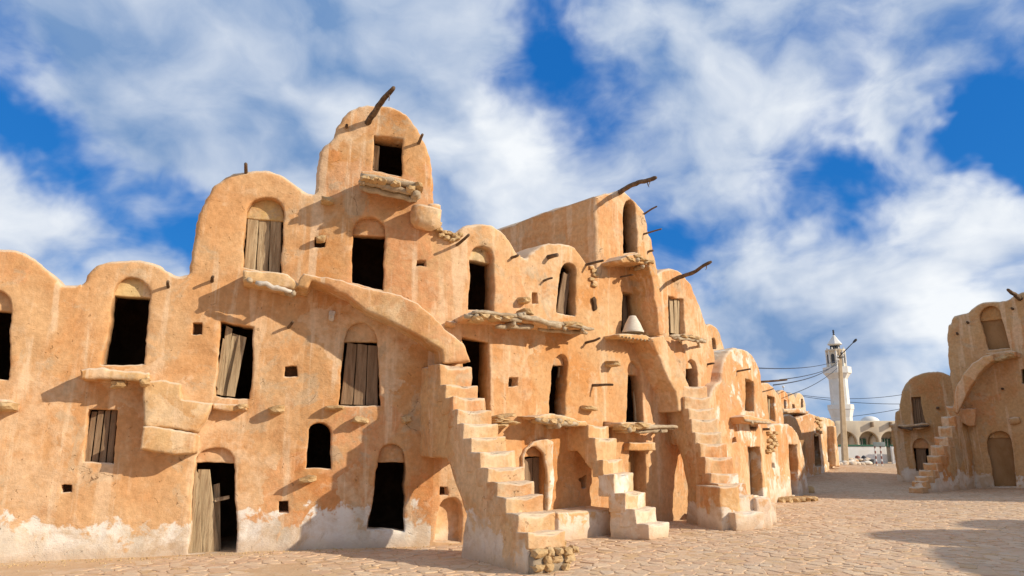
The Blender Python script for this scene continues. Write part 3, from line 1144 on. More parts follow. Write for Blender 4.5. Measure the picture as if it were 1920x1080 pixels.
K = unit('K', 'small set back granary cell above the lone ground floor vault', FA,
         [(1424, 735), (1429, 722), (1436, 719), (1445, 721), (1456, 733), (1463, 748), (1468, 775), (1469, 800)], b_K0, b_K1, PL_M, off=OK_, jl=-1, jr=-1, grid=.1,
         openings=[dict(px=[(1440, 785), (1455, 791), (1453, 745), (1438, 741)], d=.34)], grp=GR)
L = unit('L', 'single storey vault with a brown doorway and peeling whitewash', FA,
         [(1441, 803), (1448, 797), (1456, 794), (1475, 795), (1490, 803), (1499, 821), (1505, 845), (1511, 880), (1515, 905)], b_JL, b_L1, PL_J, off=OJ, jr=-1, grid=.09,
         openings=[dict(px=[(1483, 927), (1500, 927), (1496, 834), (1480, 834)], d=.5, deep=.4), hole(sq(1452, 872, 7, 9), .15)], grp=GR)
OI = -1.5
I_ = unit('I', 'small rounded cell peeping out behind the pointed granary', FA,
          [(1318, 640), (1322, 618), (1330, 609), (1340, 611), (1350, 623), (1357, 645), (1360, 670)], S(1316, 650, OI), S(1361, 670, OI), PL, off=OI, jl=-1, jr=-1, grid=.1,
          openings=[dict(px=arch(1334, 1344, 634, 642, 1334, 1345, 656, 656), d=.3)], grp=GR)

# boards in the openings
door(B, FA, boards(171, 221, 772, 867, 4, 2, 156, 213, 869, 768), -.13, WOOD_B, 'window_shutter')
door(C, FA, boards(464, 529, 404, 503, 3, 1.2, 457, 526, 513, 410), -.26, WOOD)
cw = part_empty('window_shutter', FA.P(440, 675, -.1), C)
for q, t in (([(405, 739), (418, 741), (436, 616), (424, 612)], -.14), ([(412, 741), (428, 743), (449, 630), (436, 624)], -.20), ([(424, 742), (440, 744), (462, 634), (448, 628)], -.16), ([(404, 722), (409, 730), (424, 640), (418, 634)], -.10)):
    plank(cw, FA, q, t)
cd = part_empty('door', FA.P(390, 950, -.1), C)
for q, t in (([(353, 1036), (360, 1037), (372, 888), (366, 880)], -.10), ([(360, 1038), (379, 1038), (374, 900), (366, 885)], -.20), ([(379, 1037), (411, 1037), (394, 879), (371, 880)], -.26),
             ([(402, 1030), (414, 1032), (412, 905), (400, 907)], -.36), ([(402, 934), (430, 929), (430, 935), (403, 942)], -.24)):
    plank(cd, FA, q, t)
door(D_, FA, boards(650, 709, 645, 758, 3, 1.5, 638, 709, 760, 650), -.17, WOOD_B)
plank(D_, FA, [(698, 317), (709, 320), (712, 275), (701, 272)], -.30, name='door_leaf')
door(F, FA, boards(984, 1016, 860, 958, 2, 1.5, 980, 1017, 966, 857), -.22, WOOD_B)
fw = part_empty('door', FA.P(1058, 545, -.2), F)
for q, t in (([(1044, 585), (1054, 588), (1064, 515), (1057, 510)], -.16), ([(1054, 588), (1061, 590), (1070, 515), (1064, 512)], -.24)):
    plank(fw, FA, q, t, mat=WOOD_B)
plank(F, FA, [(1046, 779), (1054, 781), (1057, 690), (1049, 688)], -.22, name='door_leaf', mat=WOOD)
door(G, FA, boards(1168, 1186, 550, 622, 2, 1, 1168, 1188, 623, 553), -.24, WOOD_B)
plank(G, FA, [(1191, 789), (1200, 790), (1198, 706), (1189, 704)], -.22, name='door_leaf', mat=WOOD)
plank(G, FA, [(1180, 474), (1188, 474), (1186, 404), (1178, 402)], -.26, name='door_leaf', mat=WOOD_B)
puffy('door_panel', [FA.hit(u, v, -.32) for u, v in ((1176, 975), (1226, 975), (1224, 838), (1176, 838))], FA.mp, -.32, -.38, TAN, G, r=.01, grid=.3, amp=.2)
door(H, FA, boards(1255, 1277, 556, 624, 3, 1, 1256, 1279, 628, 561), -.16, WOOD)
plank(H, FA, [(1290, 750), (1299, 752), (1298, 694), (1291, 692)], -.24, name='door_leaf', mat=WOOD_B)
puffy('door_panel', [FA.hit(u, v, OJ - .34) for u, v in ((1390, 935), (1450, 945), (1444, 830), (1388, 830))], FA.mp, OJ - .34, OJ - .4, GREYDOOR, J, r=.01, grid=.3, amp=.2)
puffy('door_panel', [FA.hit(u, v, OJ - .30) for u, v in ((1470, 945), (1512, 945), (1510, 825), (1468, 825))], FA.mp, OJ - .30, OJ - .36, TAN, L, r=.01, grid=.3, amp=.2)
puffy('door_panel', [FA.hit(u, v, OJ - .22) for u, v in ((1388, 778), (1424, 778), (1420, 702), (1386, 702))], FA.mp, OJ - .26, OJ - .31, GREYDOOR, J, r=.01, grid=.3, amp=.2)
plank(K, FA, [(1441, 787), (1447, 789), (1446, 746), (1440, 744)], OK_ - .2, name='door_leaf', mat=WOOD)
puffy('window_shutter', [FA.hit(u, v, OJ - .16) for u, v in ((1330, 889), (1360, 889), (1358, 830), (1328, 830))], FA.mp, OJ - .18, OJ - .22, WOOD_B, J, r=.01, grid=.3, amp=.2)

# raised plaster rim round the small ground door of E
rim_o = [(980, 900), (980, 856), (986, 842), (1003, 829), (1022, 823), (1036, 828), (1037, 850), (1040, 900), (1036, 945), (1030, 968)]
rim_i = [(1027, 968), (1029, 930), (1026, 880), (1021, 852), (1008, 838), (996, 838), (988, 848), (985, 858), (985, 900)]
relief(F, FA, rim_o + rim_i, .07, -.02, PL_PALE, 'door_surround', .03, .006, .08)

# ------------------------------------------------------------------ ledges, beams and wooden balconies
def beam(parent, cv, a, b, r, mat=None, name='beam'):
    P0, P1 = cv.P(*a), cv.P(*b)
    n = 11
    pts = [P0.lerp(P1, i / (n - 1)) + noise.noise_vector(P0 * 3 + Vector((i * .6, 0, 0))) * r * .7 for i in range(n)]
    rad = [r * (1 + .22 * noise.noise(P0 * 2 + Vector((0, i * .9, 0)))) for i in range(n)]
    rad[0] *= .75
    rad[-1] *= .7
    return tube(name, pts, rad, mat or BEAM, parent, 8, .3)


def beams(parent, cv, lst, mat=None):
    for a, b, r in lst:
        beam(parent, cv, a, b, r, mat)


# A's ledge at the photo edge
relief(A, FA, [(-60, 744), (5, 748), (24, 757), (22, 770), (-60, 772)], .30, -.1, PL_W, 'ledge', .04, .02)
stub(A, FA, 12, 762, 26, 16, .3, .12, 3, ROCK)
# B's ledge and the two plastered steps beside it
lb = relief(B, FA, [(147, 694), (165, 692), (215, 697), (276, 700), (279, 714), (262, 718), (205, 712), (150, 711)], .50, -.1, PL_S, 'ledge', .04, .022)
stub(B, FA, 222, 720, 26, 16, .2, .2, 5, ROCK)
stub(B, FA, 271, 717, 16, 14, .25, .33, 8, ROCK)
relief(B, FA, [(267, 716), (300, 712), (339, 719), (340, 750), (397, 754), (386, 780), (368, 806), (266, 800)], .36, -.1, PL_S, 'wall_step', .035, .012)
relief(B, FA, [(263, 799), (369, 812), (365, 846), (330, 850), (300, 846), (262, 841)], .50, -.1, PL_S, 'wall_step', .035, .02)
# C
relief(C, FA, [(397, 755), (430, 755), (464, 759), (465, 768), (440, 768), (398, 764)], .22, -.1, PL_S, 'window_sill', .03, .018)
stub(C, FA, 455, 763, 20, 12, .26, 0, 2)
lc = relief(C, FA, [(456, 505), (500, 508), (535, 513), (560, 540), (548, 546), (520, 538), (480, 530), (457, 524)], .56, -.1, PL_S, 'ledge', .04, .02)
beam(lc, FA, (480, 529, .58), (545, 547, .60), .045, BONE)
beam(lc, FA, (538, 549, .1), (550, 551, .64), .05, BEAM)
beam(lc, FA, (470, 527, .1), (468, 524, .66), .05, BEAM)
stub(C, FA, 519, 768, 30, 16, .22, 0, 11)
stub(C, FA, 628, 765, 36, 10, .22, 0, 12)
stub(C, FA, 576, 899, 34, 14, .24, 0, 14)
# D tower
ld = relief(D_, FA, [(676, 321), (700, 322), (740, 330), (787, 342), (789, 352), (740, 342), (677, 332)], .62, -.1, PL_S, 'balcony', .03, .02)
beams(ld, FA, [((676, 330, .62), (788, 349, .62), .055), ((678, 339, .55), (780, 362, .60), .060), ((676, 350, .42), (778, 374, .48), .06),
               ((682, 345, -.1), (679, 343, .68), .065), ((778, 372, -.1), (778, 364, .70), .075), ((730, 350, -.1), (730, 346, .5), .05)])
for i, (u, v) in enumerate(((684, 337), (700, 340), (742, 347), (770, 357), (784, 350), (716, 342))):
    stub(ld, FA, u, v, 18, 12, .3, .46, 20 + i)
stub(D_, FA, 798, 408, 56, 48, .34, 0, 31, PL_S)
stub(D_, FA, 813, 392, 28, 22, .18, 0, 33, PL_S)
stub(D_, FA, 614, 376, 24, 14, .22, 0, 34)
stub(D_, FA, 602, 448, 18, 12, .16, 0, 35)
stub(D_, FA, 622, 592, 12, 22, .10, 0, 36, BONE)
stub(D_, FA, 676, 788, 32, 14, .22, 0, 37)
stub(D_, FA, 762, 786, 20, 16, .14, 0, 38)
k = 0
for u, v in ((824, 430), (833, 436), (842, 437), (852, 441), (828, 441), (838, 446), (848, 450), (857, 446), (863, 440), (823, 420)):
    stub(E, FA, u, v, 12, 9, .10, 0, 40 + k)
    k += 1
# E long ledge
le = relief(E, FA, [(873, 588), (893, 581), (930, 584), (966, 588), (975, 582), (985, 584), (1010, 596), (1043, 606), (1075, 611), (1112, 614), (1110, 618), (1080, 618), (1040, 613), (1005, 606), (975, 600), (930, 596), (876, 598)], .55, -.1, PL_S, 'ledge', .03, .02)
beams(le, FA, [((886, 585, .58), (972, 592, .60), .035), ((872, 592, .52), (978, 600, .56), .05), ((972, 588, .62), (1050, 613, .60), .055), ((1005, 600, .55), (1112, 617, .62), .04),
               ((960, 610, .2), (984, 588, .66), .045), ((944, 614, .30), (968, 606, .58), .05), ((1062, 622, -.1), (1058, 616, .62), .045), ((896, 605, -.1), (894, 592, .64), .05),
               ((1090, 623, -.1), (1092, 618, .66), .04), ((1028, 617, -.1), (1030, 610, .6), .045), ((930, 612, .40), (1000, 612, .42), .05), ((1010, 618, .30), (1100, 624, .36), .04)])
for i, (u, v) in enumerate(((905, 594), (925, 597), (948, 597), (893, 599), (986, 586), (1060, 609), (1078, 609))):
    stub(le, FA, u, v, 20, 12, .28, .36, 60 + i)
stub(E, FA, 984, 563, 16, 14, .2, 0, 71)
stub(E, FA, 845, 608, 22, 12, .2, 0, 72, PL_S)
el = part_empty('ledge', FA.P(945, 790, .1), E)
for i, (u, v, w, h) in enumerate(((945, 780, 44, 8), (938, 786, 30, 8), (950, 792, 40, 9), (935, 798, 24, 10), (930, 790, 20, 9))):
    stub(el, FA, u, v, w, h, .36, .05, 80 + i)
# F ledge leading to the second stair
lf = relief(F, FA, [(1001, 782), (1030, 780), (1060, 783), (1083, 789), (1100, 792), (1106, 800), (1080, 800), (1055, 792), (1012, 789)], .48, -.1, PL_S, 'ledge', .03, .02)
beams(lf, FA, [((1006, 788, .50), (1082, 796, .5), .045), ((1025, 797, .1), (1050, 796, .55), .06), ((1030, 790, .2), (1052, 789, .56), .05)])
for i, (u, v) in enumerate(((1014, 788), (1030, 790), (1044, 792), (1062, 792))):
    stub(lf, FA, u, v, 18, 12, .26, .3, 90 + i)
# G
lg = relief(G, FA, [(1165, 486), (1180, 477), (1196, 475), (1208, 481), (1222, 486), (1224, 496), (1205, 494), (1186, 492), (1168, 492)], .55, -.1, PL_S, 'ledge', .03, .02)
beams(lg, FA, [((1190, 505, .2), (1206, 499, .60), .045), ((1172, 490, .3), (1198, 484, .60), .05), ((1188, 498, .2), (1212, 490, .58), .05)])
for i, (u, v) in enumerate(((1176, 487), (1190, 482), (1200, 488), (1213, 492))):
    stub(lg, FA, u, v, 15, 9, .26, .35, 100 + i)
lg2 = relief(G, FA, [(1161, 627), (1185, 624), (1215, 629), (1231, 637), (1226, 641), (1195, 635), (1163, 632)], .45, -.1, PL_S, 'ledge', .02, .015)
for i in range(9):
    u = 1166 + i * 7
    beam(lg2, FA, (u - 4, 637 + i * 1.0, -.05), (u + 2, 631 + i * 1.1, .50), .022, BEAM)
lg3 = relief(G, FA, [(1164, 792), (1200, 790), (1235, 795), (1236, 801), (1165, 800)], .42, -.1, PL_S, 'ledge', .02, .015)
beams(lg3, FA, [((1165, 797, .42), (1262, 802, .45), .045), ((1178, 802, .40), (1268, 800, .50), .040), ((1190, 808, .30), (1250, 808, .42), .045), ((1166, 806, .1), (1180, 806, .55), .06), ((1224, 810, -.1), (1240, 809, .48), .045)])
for i, (u, v) in enumerate(((1170, 800), (1186, 801), (1200, 798), (1175, 806))):
    stub(lg3, FA, u, v, 20, 11, .3, .25, 110 + i)
relief(G, FA, [(1182, 829), (1229, 829), (1230, 845), (1181, 845)], .16, -.1, PL_S, 'lintel', .03, .01)
stub(G, FA, 1105, 765, 22, 10, .2, 0, 117)
stub(G, FA, 1150, 682, 16, 12, .3, 0, 118)
stub(G, FA, 1115, 570, 8, 28, .06, 0, 119, PL_SHADE)
# H
lh = part_empty('ledge', FA.P(1290, 640, .2), H)
beams(lh, FA, [((1256, 630, .30), (1300, 630, .42), .035), ((1262, 634, .38), (1318, 640, .44), .035), ((1296, 630, .40), (1322, 642, .46), .05), ((1278, 643, -.1), (1272, 634, .5), .035), ((1312, 652, -.1), (1306, 638, .5), .035), ((1286, 636, -.1), (1286, 630, .46), .035)])
for i, (u, v) in enumerate(((1292, 632), (1302, 635), (1312, 638), (1280, 632))):
    stub(lh, FA, u, v, 11, 7, .22, .25, 120 + i)
# J
lj = relief(J, FA, [(1394, 782), (1408, 779), (1430, 786), (1446, 791), (1444, 796), (1425, 795), (1398, 793)], .36 + OJ, OJ - .1, PL_S, 'ledge', .03, .015)
beams(lj, FA, [((1396, 788, OJ + .36), (1446, 794, OJ + .4), .035), ((1412, 796, OJ), (1410, 792, OJ + .42), .04)])
stub(J, FA, 1312, 774, 14, 9, .2, OJ, 128)
for i, (u, v) in enumerate(((1443, 812), (1449, 818), (1454, 825), (1444, 826), (1450, 832), (1445, 838), (1455, 812), (1456, 834), (1443, 846), (1450, 844))):
    stub(L, FA, u, v, 8, 7, .10, OJ, 130 + i)

# broken plaster with the rubble core showing
rnd = random.Random(77)
for own, off_, spots in ((F, 0, [(1109, 499), (1113, 506), (1116, 514), (1112, 520), (1117, 527), (1114, 533)]), (D_, 0, [(812, 402), (818, 408)])):
    for u, v in spots:
        stub(own, FA, u + rnd.uniform(-2, 2), v + rnd.uniform(1, 5), rnd.uniform(8, 13), rnd.uniform(6, 9), rnd.uniform(.03, .06), off_, rnd.randint(0, 900), ROCK if rnd.random() < .6 else PL_S)

# pegs and roof poles
for own, u, v, Lg, du, dz, rd in ((B, 314, 540, .22, .1, .3, .028), (C, 461, 324, .28, 0, .25, .034), (C, 397, 529, .24, .1, .2, .030), (D_, 783, 270, .30, .2, .25, .03), (D_, 650, 238, .10, 0, 0, .03),
                                  (E, 856, 460, .45, .15, .2, .030), (E, 960, 484, .16, .2, .2, .03), (D_, 537, 618, .22, .5, .5, .028), (F, 1026, 482, .26, .2, 0, .05), (F, 1020, 527, .20, .2, .2, .025), (F, 1098, 497, .38, .4, .15, .03),
                                  (F, 1096, 645, .36, .3, .25, .028), (F, 1107, 722, .42, .55, 0, .028), (G, 1208, 404, .30, .3, .6, .024), (G, 1205, 440, .40, .5, .25, .022), (G, 1214, 473, .14, .3, .2, .03),
                                  (G, 1160, 520, .30, .4, .1, .02), (H, 1325, 684, .2, .3, .2, .03), (H, 1216, 1000, 0, 0, 0, 0), (J, 1383, 697, .34, .3, .2, .026), (J, 1430, 805, .2, .2, 0, .04), (J, 1408, 803, .15, 0, 0, .05), (H, 1236, 744, .16, 0, 0, .05)):
    if Lg:
        peg(own, FA, u, v, Lg, rd, OJ if own is J else 0.0, du, dz)
peg(J, FA, 1427, 716, .62, .032, OJ, .95, .12)
pole(D_, FA, [(688, 232, -.06), (700, 214, .22), (716, 190, .55), (728, 175, .80), (738, 164, 1.0)], .060, .040)
pole(G, FA, [(1160, 362, -.05), (1176, 352, .35), (1196, 342, .75), (1215, 339, 1.05), (1231, 333, 1.3)], .060, .040)
pole(H, FA, [(1262, 526, -.05), (1275, 519, .30), (1295, 513, .65), (1316, 501, .95), (1335, 491, 1.2)], .055, .035)
for a, b, c in (((1213, 339, 1.05), (1215, 347, 1.05), (1217, 351, 1.06)), ((1220, 338, 1.1), (1217, 345, 1.1), (1216, 349, 1.1)), ((1324, 497, 1.05), (1325, 503, 1.05), (1323, 506, 1.05)), ((729, 174, .85), (730, 183, .85), (729, 189, .85))):
    tube('twig', [FA.P(*a), FA.P(*b), FA.P(*c)], [.012, .010, .006], STICK, G if a[0] > 1200 and a[0] < 1300 else (H if a[0] > 1300 else D_), 5)

# ------------------------------------------------------------------ flights carried along the facade
fl = relief(D_, FA, [(553, 541), (566, 514), (580, 519), (612, 523), (651, 530), (690, 538), (720, 545), (754, 551), (784, 566), (812, 592), (834, 617), (872, 642), (882, 676), (830, 680), (829, 657), (790, 634), (740, 606), (690, 583), (650, 557), (610, 540), (582, 531), (572, 545)],
            .60, -.15, PL_S, 'stair_flight', .04, .012, .08)
relief(G, FA, [(1221, 486), (1229, 488), (1236, 515), (1241, 560), (1247, 600), (1252, 626), (1240, 628), (1236, 600), (1230, 560), (1224, 520), (1219, 498)], .62, -.15, PL_S, 'stair_flight', .03, .03, .07)
relief(H, FA, [(1224, 634), (1246, 630), (1262, 660), (1280, 700), (1293, 726), (1293, 770), (1272, 770), (1266, 735), (1252, 710), (1242, 690), (1234, 664), (1227, 645)], .52, -.15, PL, 'stair_flight', .04, .02, .08)

# ------------------------------------------------------------------ outside stairs
def stair(label, cv, lefts, rights, foot_px, under, s_wall_px, mat_body, mats, foot_h=0.0, r0=.5, grp='outside stairs of the granaries', off=0.0, lead=.0, tone=None, rub=None):
    """lefts / rights: photo pixels of the left / right end of every step edge, top step first; foot_px: left and right ground corner of the lowest riser"""
    g0, g1 = ghit(*foot_px[0]), ghit(*foot_px[1])
    # the flight runs in plan from its top left corner, r0 in front of the wall, to its foot
    C0 = cv.P(lefts[0][0], lefts[0][1], r0)
    C0.z = 0
    N_ = Vector((g0.x - C0.x, g0.y - C0.y, 0)).normalized()
    T = Vector((-N_.y, N_.x, 0))
    a0, a1 = 0.0, (g1 - C0).dot(T)
    rf = (g0 - C0).dot(N_)
    lead = r0

    def solve(u, v, a):
        d = ray(u, v)
        O = C0 + T * a
        # plane through O spanned by N_ and Z
        k = (O - Vector((0, 0, EYE))).dot(T) / d.dot(T)
        P = Vector((0, 0, EYE)) + d * k
        return (P - O).dot(N_), P.z
    n = len(lefts)
    rr, zz = [], []
    for i, (u, v) in enumerate(lefts):
        r1, z1 = solve(u, v, a0)
        rr.append(r1)
    # even out the runs
    lin = np.linspace(.0, rf, n)
    rr = [.3 * a + .7 * min(max(b, a - .3), a + .3) for a, b in zip(lin, rr)]
    rr[-1] = rf
    for i in range(1, n):
        rr[i] = max(rr[i], rr[i - 1] + .10)
    for i, (u, v) in enumerate(lefts):
        # height from the photo row at this run
        d = ray(u, v)
        P = C0 + T * a0 + N_ * rr[i]
        h = (P.x * d.x + P.y * d.y) / (d.x ** 2 + d.y ** 2)
        zz.append(EYE + d.z * h)
    # widths, read at the right ends
    wr = []
    for i, (u, v) in enumerate(rights):
        d = ray(u, v)
        P0 = C0 + N_ * rr[i]
        # on the line P0 + T*a
        den_ = T.x * d.y - T.y * d.x
        a = -(P0.x * d.y - P0.y * d.x) / den_
        wr.append(a)
    a1 = sorted(wr)[len(wr) // 2] * .5 + a1 * .5
    root = empty('staircase', C0 + T * ((a0 + a1) / 2) + N_ * rf * .6 + Vector((0, 0, gz(g0.x, g0.y) - C0.z)))
    tag(root, label, 'staircase', grp)

    def mp(r_, z, a):
        return C0 + T * a + N_ * r_ + Vector((0, 0, z))
    # side profile of the body, a little inside the steps
    prof = []
    for i in range(n):
        back = rr[i - 1] if i else -lead - .12
        prof += [Vector((back + .0, zz[i] - .02)), Vector((rr[i] - .012, zz[i] - .02))]
    prof.append(Vector((rr[-1] - .02, -.15)))
    un = [Vector(solve(u, v, a0)) for u, v in under]
    if un:
        prof += [Vector((un[-1].x, -.15))] + list(reversed(un[:-1] + [un[-1]]))
        prof.append(Vector((-.12 - lead, un[0].y)))
    else:
        prof.append(Vector((-.12 - lead, -.15)))
    # build with +a being the far side: the near face is a0
    w = a1 - a0

    def mp2(r_, z, t):
        return mp(r_, z, -t)
    # puffy pushes towards +t; t = -a, so the front (t1) is the left side
    puffy('stair_body', prof, mp2, -a0, -a1, mat_body, root, r=.035, grid=.08, rough=.012, tstep=.15, both=True)
    for i in range(n):
        back = rr[i - 1] - .12 if i else rr[i] - .40
        low = (zz[i + 1] - .06) if i + 1 < n else (.0 + foot_h)
        low = min(low, zz[i] - .08)
        aL = a0 - .012
        aR = a1 + .012
        jr = random.uniform(-.02, .02)
        # one tread with its riser: a rounded block
        box(root, 'step', lambda r_, z, a: mp(r_, z, a), back, rr[i] + .012, low, zz[i], aL, aR, mats[min(i, len(mats) - 1)], .022)
    return root, mp, (a0, a1, rr, zz, rf)


def box(parent, name, mp, x0, x1, z0, z1, a0, a1, mat, r=.03, amp=1.0, n=(5, 4, 9)):
    """rounded, uneven block as one mesh"""
    bm = bmesh.new()
    # grid sheets on the six sides via a subdivided cube
    def line(lo, hi, k):
        r_ = min(r, (hi - lo) * .4)
        return [lo, lo + r_ * .35, lo + r_] + list(np.linspace(lo + r_, hi - r_, k + 1)[1:-1]) + [hi - r_, hi - r_ * .35, hi]
    X, Z, A_ = line(x0, x1, n[0]), line(z0, z1, n[1]), line(a0, a1, n[2])
    vd = {}

    def vert(i, j, k):
        key = (i, j, k)
        if key not in vd:
            p = Vector((X[i], Z[j], A_[k]))
            # round towards the inner box
            rx, rz, ra = min(r, (x1 - x0) * .4), min(r, (z1 - z0) * .4), min(r, (a1 - a0) * .4)
            c = Vector((min(max(p.x, x0 + rx), x1 - rx), min(max(p.y, z0 + rz), z1 - rz), min(max(p.z, a0 + ra), a1 - ra)))
            d = p - c
            e = Vector((d.x / rx, d.y / rz, d.z / ra))
            if e.length > 1:
                e.normalize()
                p = c + Vector((e.x * rx, e.y * rz, e.z * ra))
            w = mp(p.x, p.y, p.z)
            sag = 0.0
            if name == 'step' and j == nz or (name == 'step' and j == nz - 1):
                f_ = (A_[k] - a0) / (a1 - a0)
                sag = .022 * math.sin(math.pi * min(max(f_, 0), 1)) * (i / nx)
            nv = noise.noise_vector(w * 5 + Vector((x0, z0, 0))) * .020 + noise.noise_vector(w * 14 + Vector((z0, x0, 4))) * .008
            vd[key] = bm.verts.new(wob(w, .55 * amp) + nv * amp - Vector((0, 0, sag)))
        return vd[key]
    nx, nz, na = len(X) - 1, len(Z) - 1, len(A_) - 1
    for i in range(nx):
        for k in range(na):
            bm.faces.new((vert(i, 0, k), vert(i, 0, k + 1), vert(i + 1, 0, k + 1), vert(i + 1, 0, k)))
            bm.faces.new((vert(i, nz, k), vert(i + 1, nz, k), vert(i + 1, nz, k + 1), vert(i, nz, k + 1)))
    for j in range(nz):
        for k in range(na):
            bm.faces.new((vert(0, j, k), vert(0, j + 1, k), vert(0, j + 1, k + 1), vert(0, j, k + 1)))
            bm.faces.new((vert(nx, j, k), vert(nx, j, k + 1), vert(nx, j + 1, k + 1), vert(nx, j + 1, k)))
        for i in range(nx):
            bm.faces.new((vert(i, j, 0), vert(i + 1, j, 0), vert(i + 1, j + 1, 0), vert(i, j + 1, 0)))
            bm.faces.new((vert(i, j, na), vert(i, j + 1, na), vert(i + 1, j + 1, na), vert(i + 1, j, na)))
    bmesh.ops.recalc_face_normals(bm, faces=bm.faces)
    bm.verts.index_update()
    V = [v.co.copy() for v in bm.verts]
    Fc = [tuple(v.index for v in f.verts) for f in bm.faces]
    bm.free()
    return link(name, V, Fc, mat, parent, True)


st1 = stair('biggest plastered staircase nearest the camera with a broken rubble foot', FA,
            [(825, 682), (834, 720), (848, 743), (858, 768), (869, 793), (882, 819), (899, 845), (912, 876), (931, 904), (948, 932), (972, 965), (992, 1001)],
            [(884, 684), (889, 722), (908, 746), (922, 772), (934, 797), (951, 821), (966, 849), (985, 877), (999, 904), (1014, 932), (1041, 965), (1062, 1001)],
            [(992, 1078), (1086, 1073)], [(836, 858), (852, 905), (872, 962), (866, 1000), (862, 1045)], (862, 1027), PL_S, [PL_ST], .28, r0=.62)
st2 = stair('middle short staircase with whitened lower steps next to a low bench', FA,
            [(1104, 797), (1116, 820), (1125, 862), (1146, 888), (1170, 924), (1190, 955), (1216, 984)],
            [(1130, 797), (1148, 826), (1161, 863), (1180, 889), (1204, 923), (1229, 955), (1261, 981)],
            [(1219, 1014), (1262, 1006)], [(1080, 844), (1108, 880), (1143, 935), (1141, 960), (1142, 998)], (1108, 985), PL_S, [PL_ST, PL_ST, PL_ST, PL_STW], 0.0)
st3 = stair('long steep staircase with a broad lower landing before the round vault', FA,
            [(1277, 722), (1277, 743), (1273, 765), (1273, 785), (1284, 810), (1298, 831), (1312, 856), (1327, 888), (1342, 907), (1358, 930), (1378, 961)],
            [(1291, 724), (1302, 745), (1304, 767), (1312, 789), (1321, 811), (1333, 833), (1348, 857), (1366, 890), (1383, 908), (1402, 930), (1423, 960)],
            [(1379, 996), (1424, 985)], [(1268, 835), (1280, 870), (1290, 920), (1288, 960), (1288, 985)], (1288, 975), PL_S, [PL_ST, PL_ST, PL_ST, PL_ST, PL_ST, PL_ST, PL_ST, PL_STW], 0.0)

# rubble foot of the big stair
root1, mp1, (a0, a1, rr1, zz1, rf1) = st1
rnd = random.Random(12)
box(root1, 'rubble_core', mp1, rf1 - .25, rf1 + .065, -.08, .24, a0 + .04, a1 - .02, ROCK_D, .05)
kk = 0
for row, z in enumerate((.06, .17, .26)):
    a = a0 + .02
    while a < a1 + .08:
        w = rnd.uniform(.10, .22)
        c = mp1(rf1 + rnd.uniform(.0, .07), z + rnd.uniform(-.02, .02), a + w / 2)
        if rnd.random() < .86:
            rock('stone', c, (w * .54, .10, rnd.uniform(.05, .075)), ROCK, root1, 200 + kk, ((mp1(0, 0, 1) - mp1(0, 0, 0)), (mp1(1, 0, 0) - mp1(0, 0, 0)), Vector((0, rnd.uniform(-.2, .2), 1))), .97, True, False)
        kk += 1
        a += w + .02
for i in range(6):
    c = mp1(rf1 - .06 - i * .05, .1 + .1 * (i % 3), a1 + .03)
    rock('stone', c, (.09, .07, .06), ROCK, root1, 260 + i, None, .95, True, False)

# the low bench beside the middle stair and the side block of the long stair
bn0, bn1 = FA.P(1049, 975, .62), FA.P(1150, 975, .62)
bn0.z = bn1.z = 0
bd = (bn1 - bn0).normalized()
bp = Vector((-bd.y, bd.x, 0))
bench = empty('bench', (bn0 + bn1) / 2)
tag(bench, 'low plastered bench between the small arched door and the middle stair', 'bench')
bz0 = bn0.copy(); bz0.z = 0
box(bench, 'seat', lambda x, z, a: bz0 + bd * a + bp * x + Vector((0, 0, z)), 0, .85, -.1, EYE + (at_y(1100, 957, (bn0.y + bn1.y) / 2).z - EYE), -.03, (bn1 - bn0).length + .1, PL_S, .05)
root3, mp3, (c0, c1, rr3, zz3, rf3) = st3
q = ghit(1303, 981)
box(root3, 'landing_block', mp3, rf3 - .95, rf3 - .17, -.1, .83, c0 - .20, c0 + .3, PL_S, .05)
q0 = ghit(1425, 986)
box(root3, 'landing_block', mp3, rf3 - 1.0, rf3 - .12, -.1, .60, c1 - .05, c1 + .36, PL_STW, .05)
box(root3, 'landing_block', mp3, rf3 - 1.9, rf3 - .8, -.1, .42, c1 + .2, c1 + 1.15, PL_J, .06)

# the pale cone standing on the slim tower's reed ledge
cc = FA.P(1187, 624, .22)
Vc, Fc = [], []
for j, (rz, rr_) in enumerate(((0, .235), (.03, .24), (.06, .22), (.2, .165), (.34, .09), (.37, .075), (.37, .06), (.2, .14), (.02, .20))):
    for k in range(20):
        a = 2 * math.pi * k / 20
        Vc.append(cc + Vector((math.cos(a) * rr_, math.sin(a) * rr_, rz)))
for j in range(8):
    for k in range(20):
        Fc.append((j * 20 + k, j * 20 + (k + 1) % 20, (j + 1) * 20 + (k + 1) % 20, (j + 1) * 20 + k))
tag(link('conical_basket', Vc, Fc, STRAW), 'pale cone shaped straw basket standing on the reed ledge', 'basket')

# doorstep and stones before the single vault
d0, d1, d2 = ghit(1465, 943), ghit(1537, 940), ghit(1540, 929)
ex = (d1 - d0).normalized(); ey = Vector((-ex.y, ex.x, 0))
ds = empty('doorstep', (d0 + d1) / 2)
tag(ds, 'low worn stone doorstep before the brown doorway', 'doorstep')
for i in range(6):
    w = (d1 - d0).length / 6
    rock('stone', d0 + ex * (w * (i + .5)) + ey * .32 + Vector((0, 0, .04)), (w * .60, .40, .11), ROCK, ds, 300 + i, (ex, ey, Vector((0, 0, 1))), .97, True, False)
tag(rock('fallen_stone', ghit(1516, 924) + Vector((0, 0, .1)), (.22, .2, .15), ROCK, None, 320), 'small loose stone leaning at the foot of the single storey vault', 'stone')

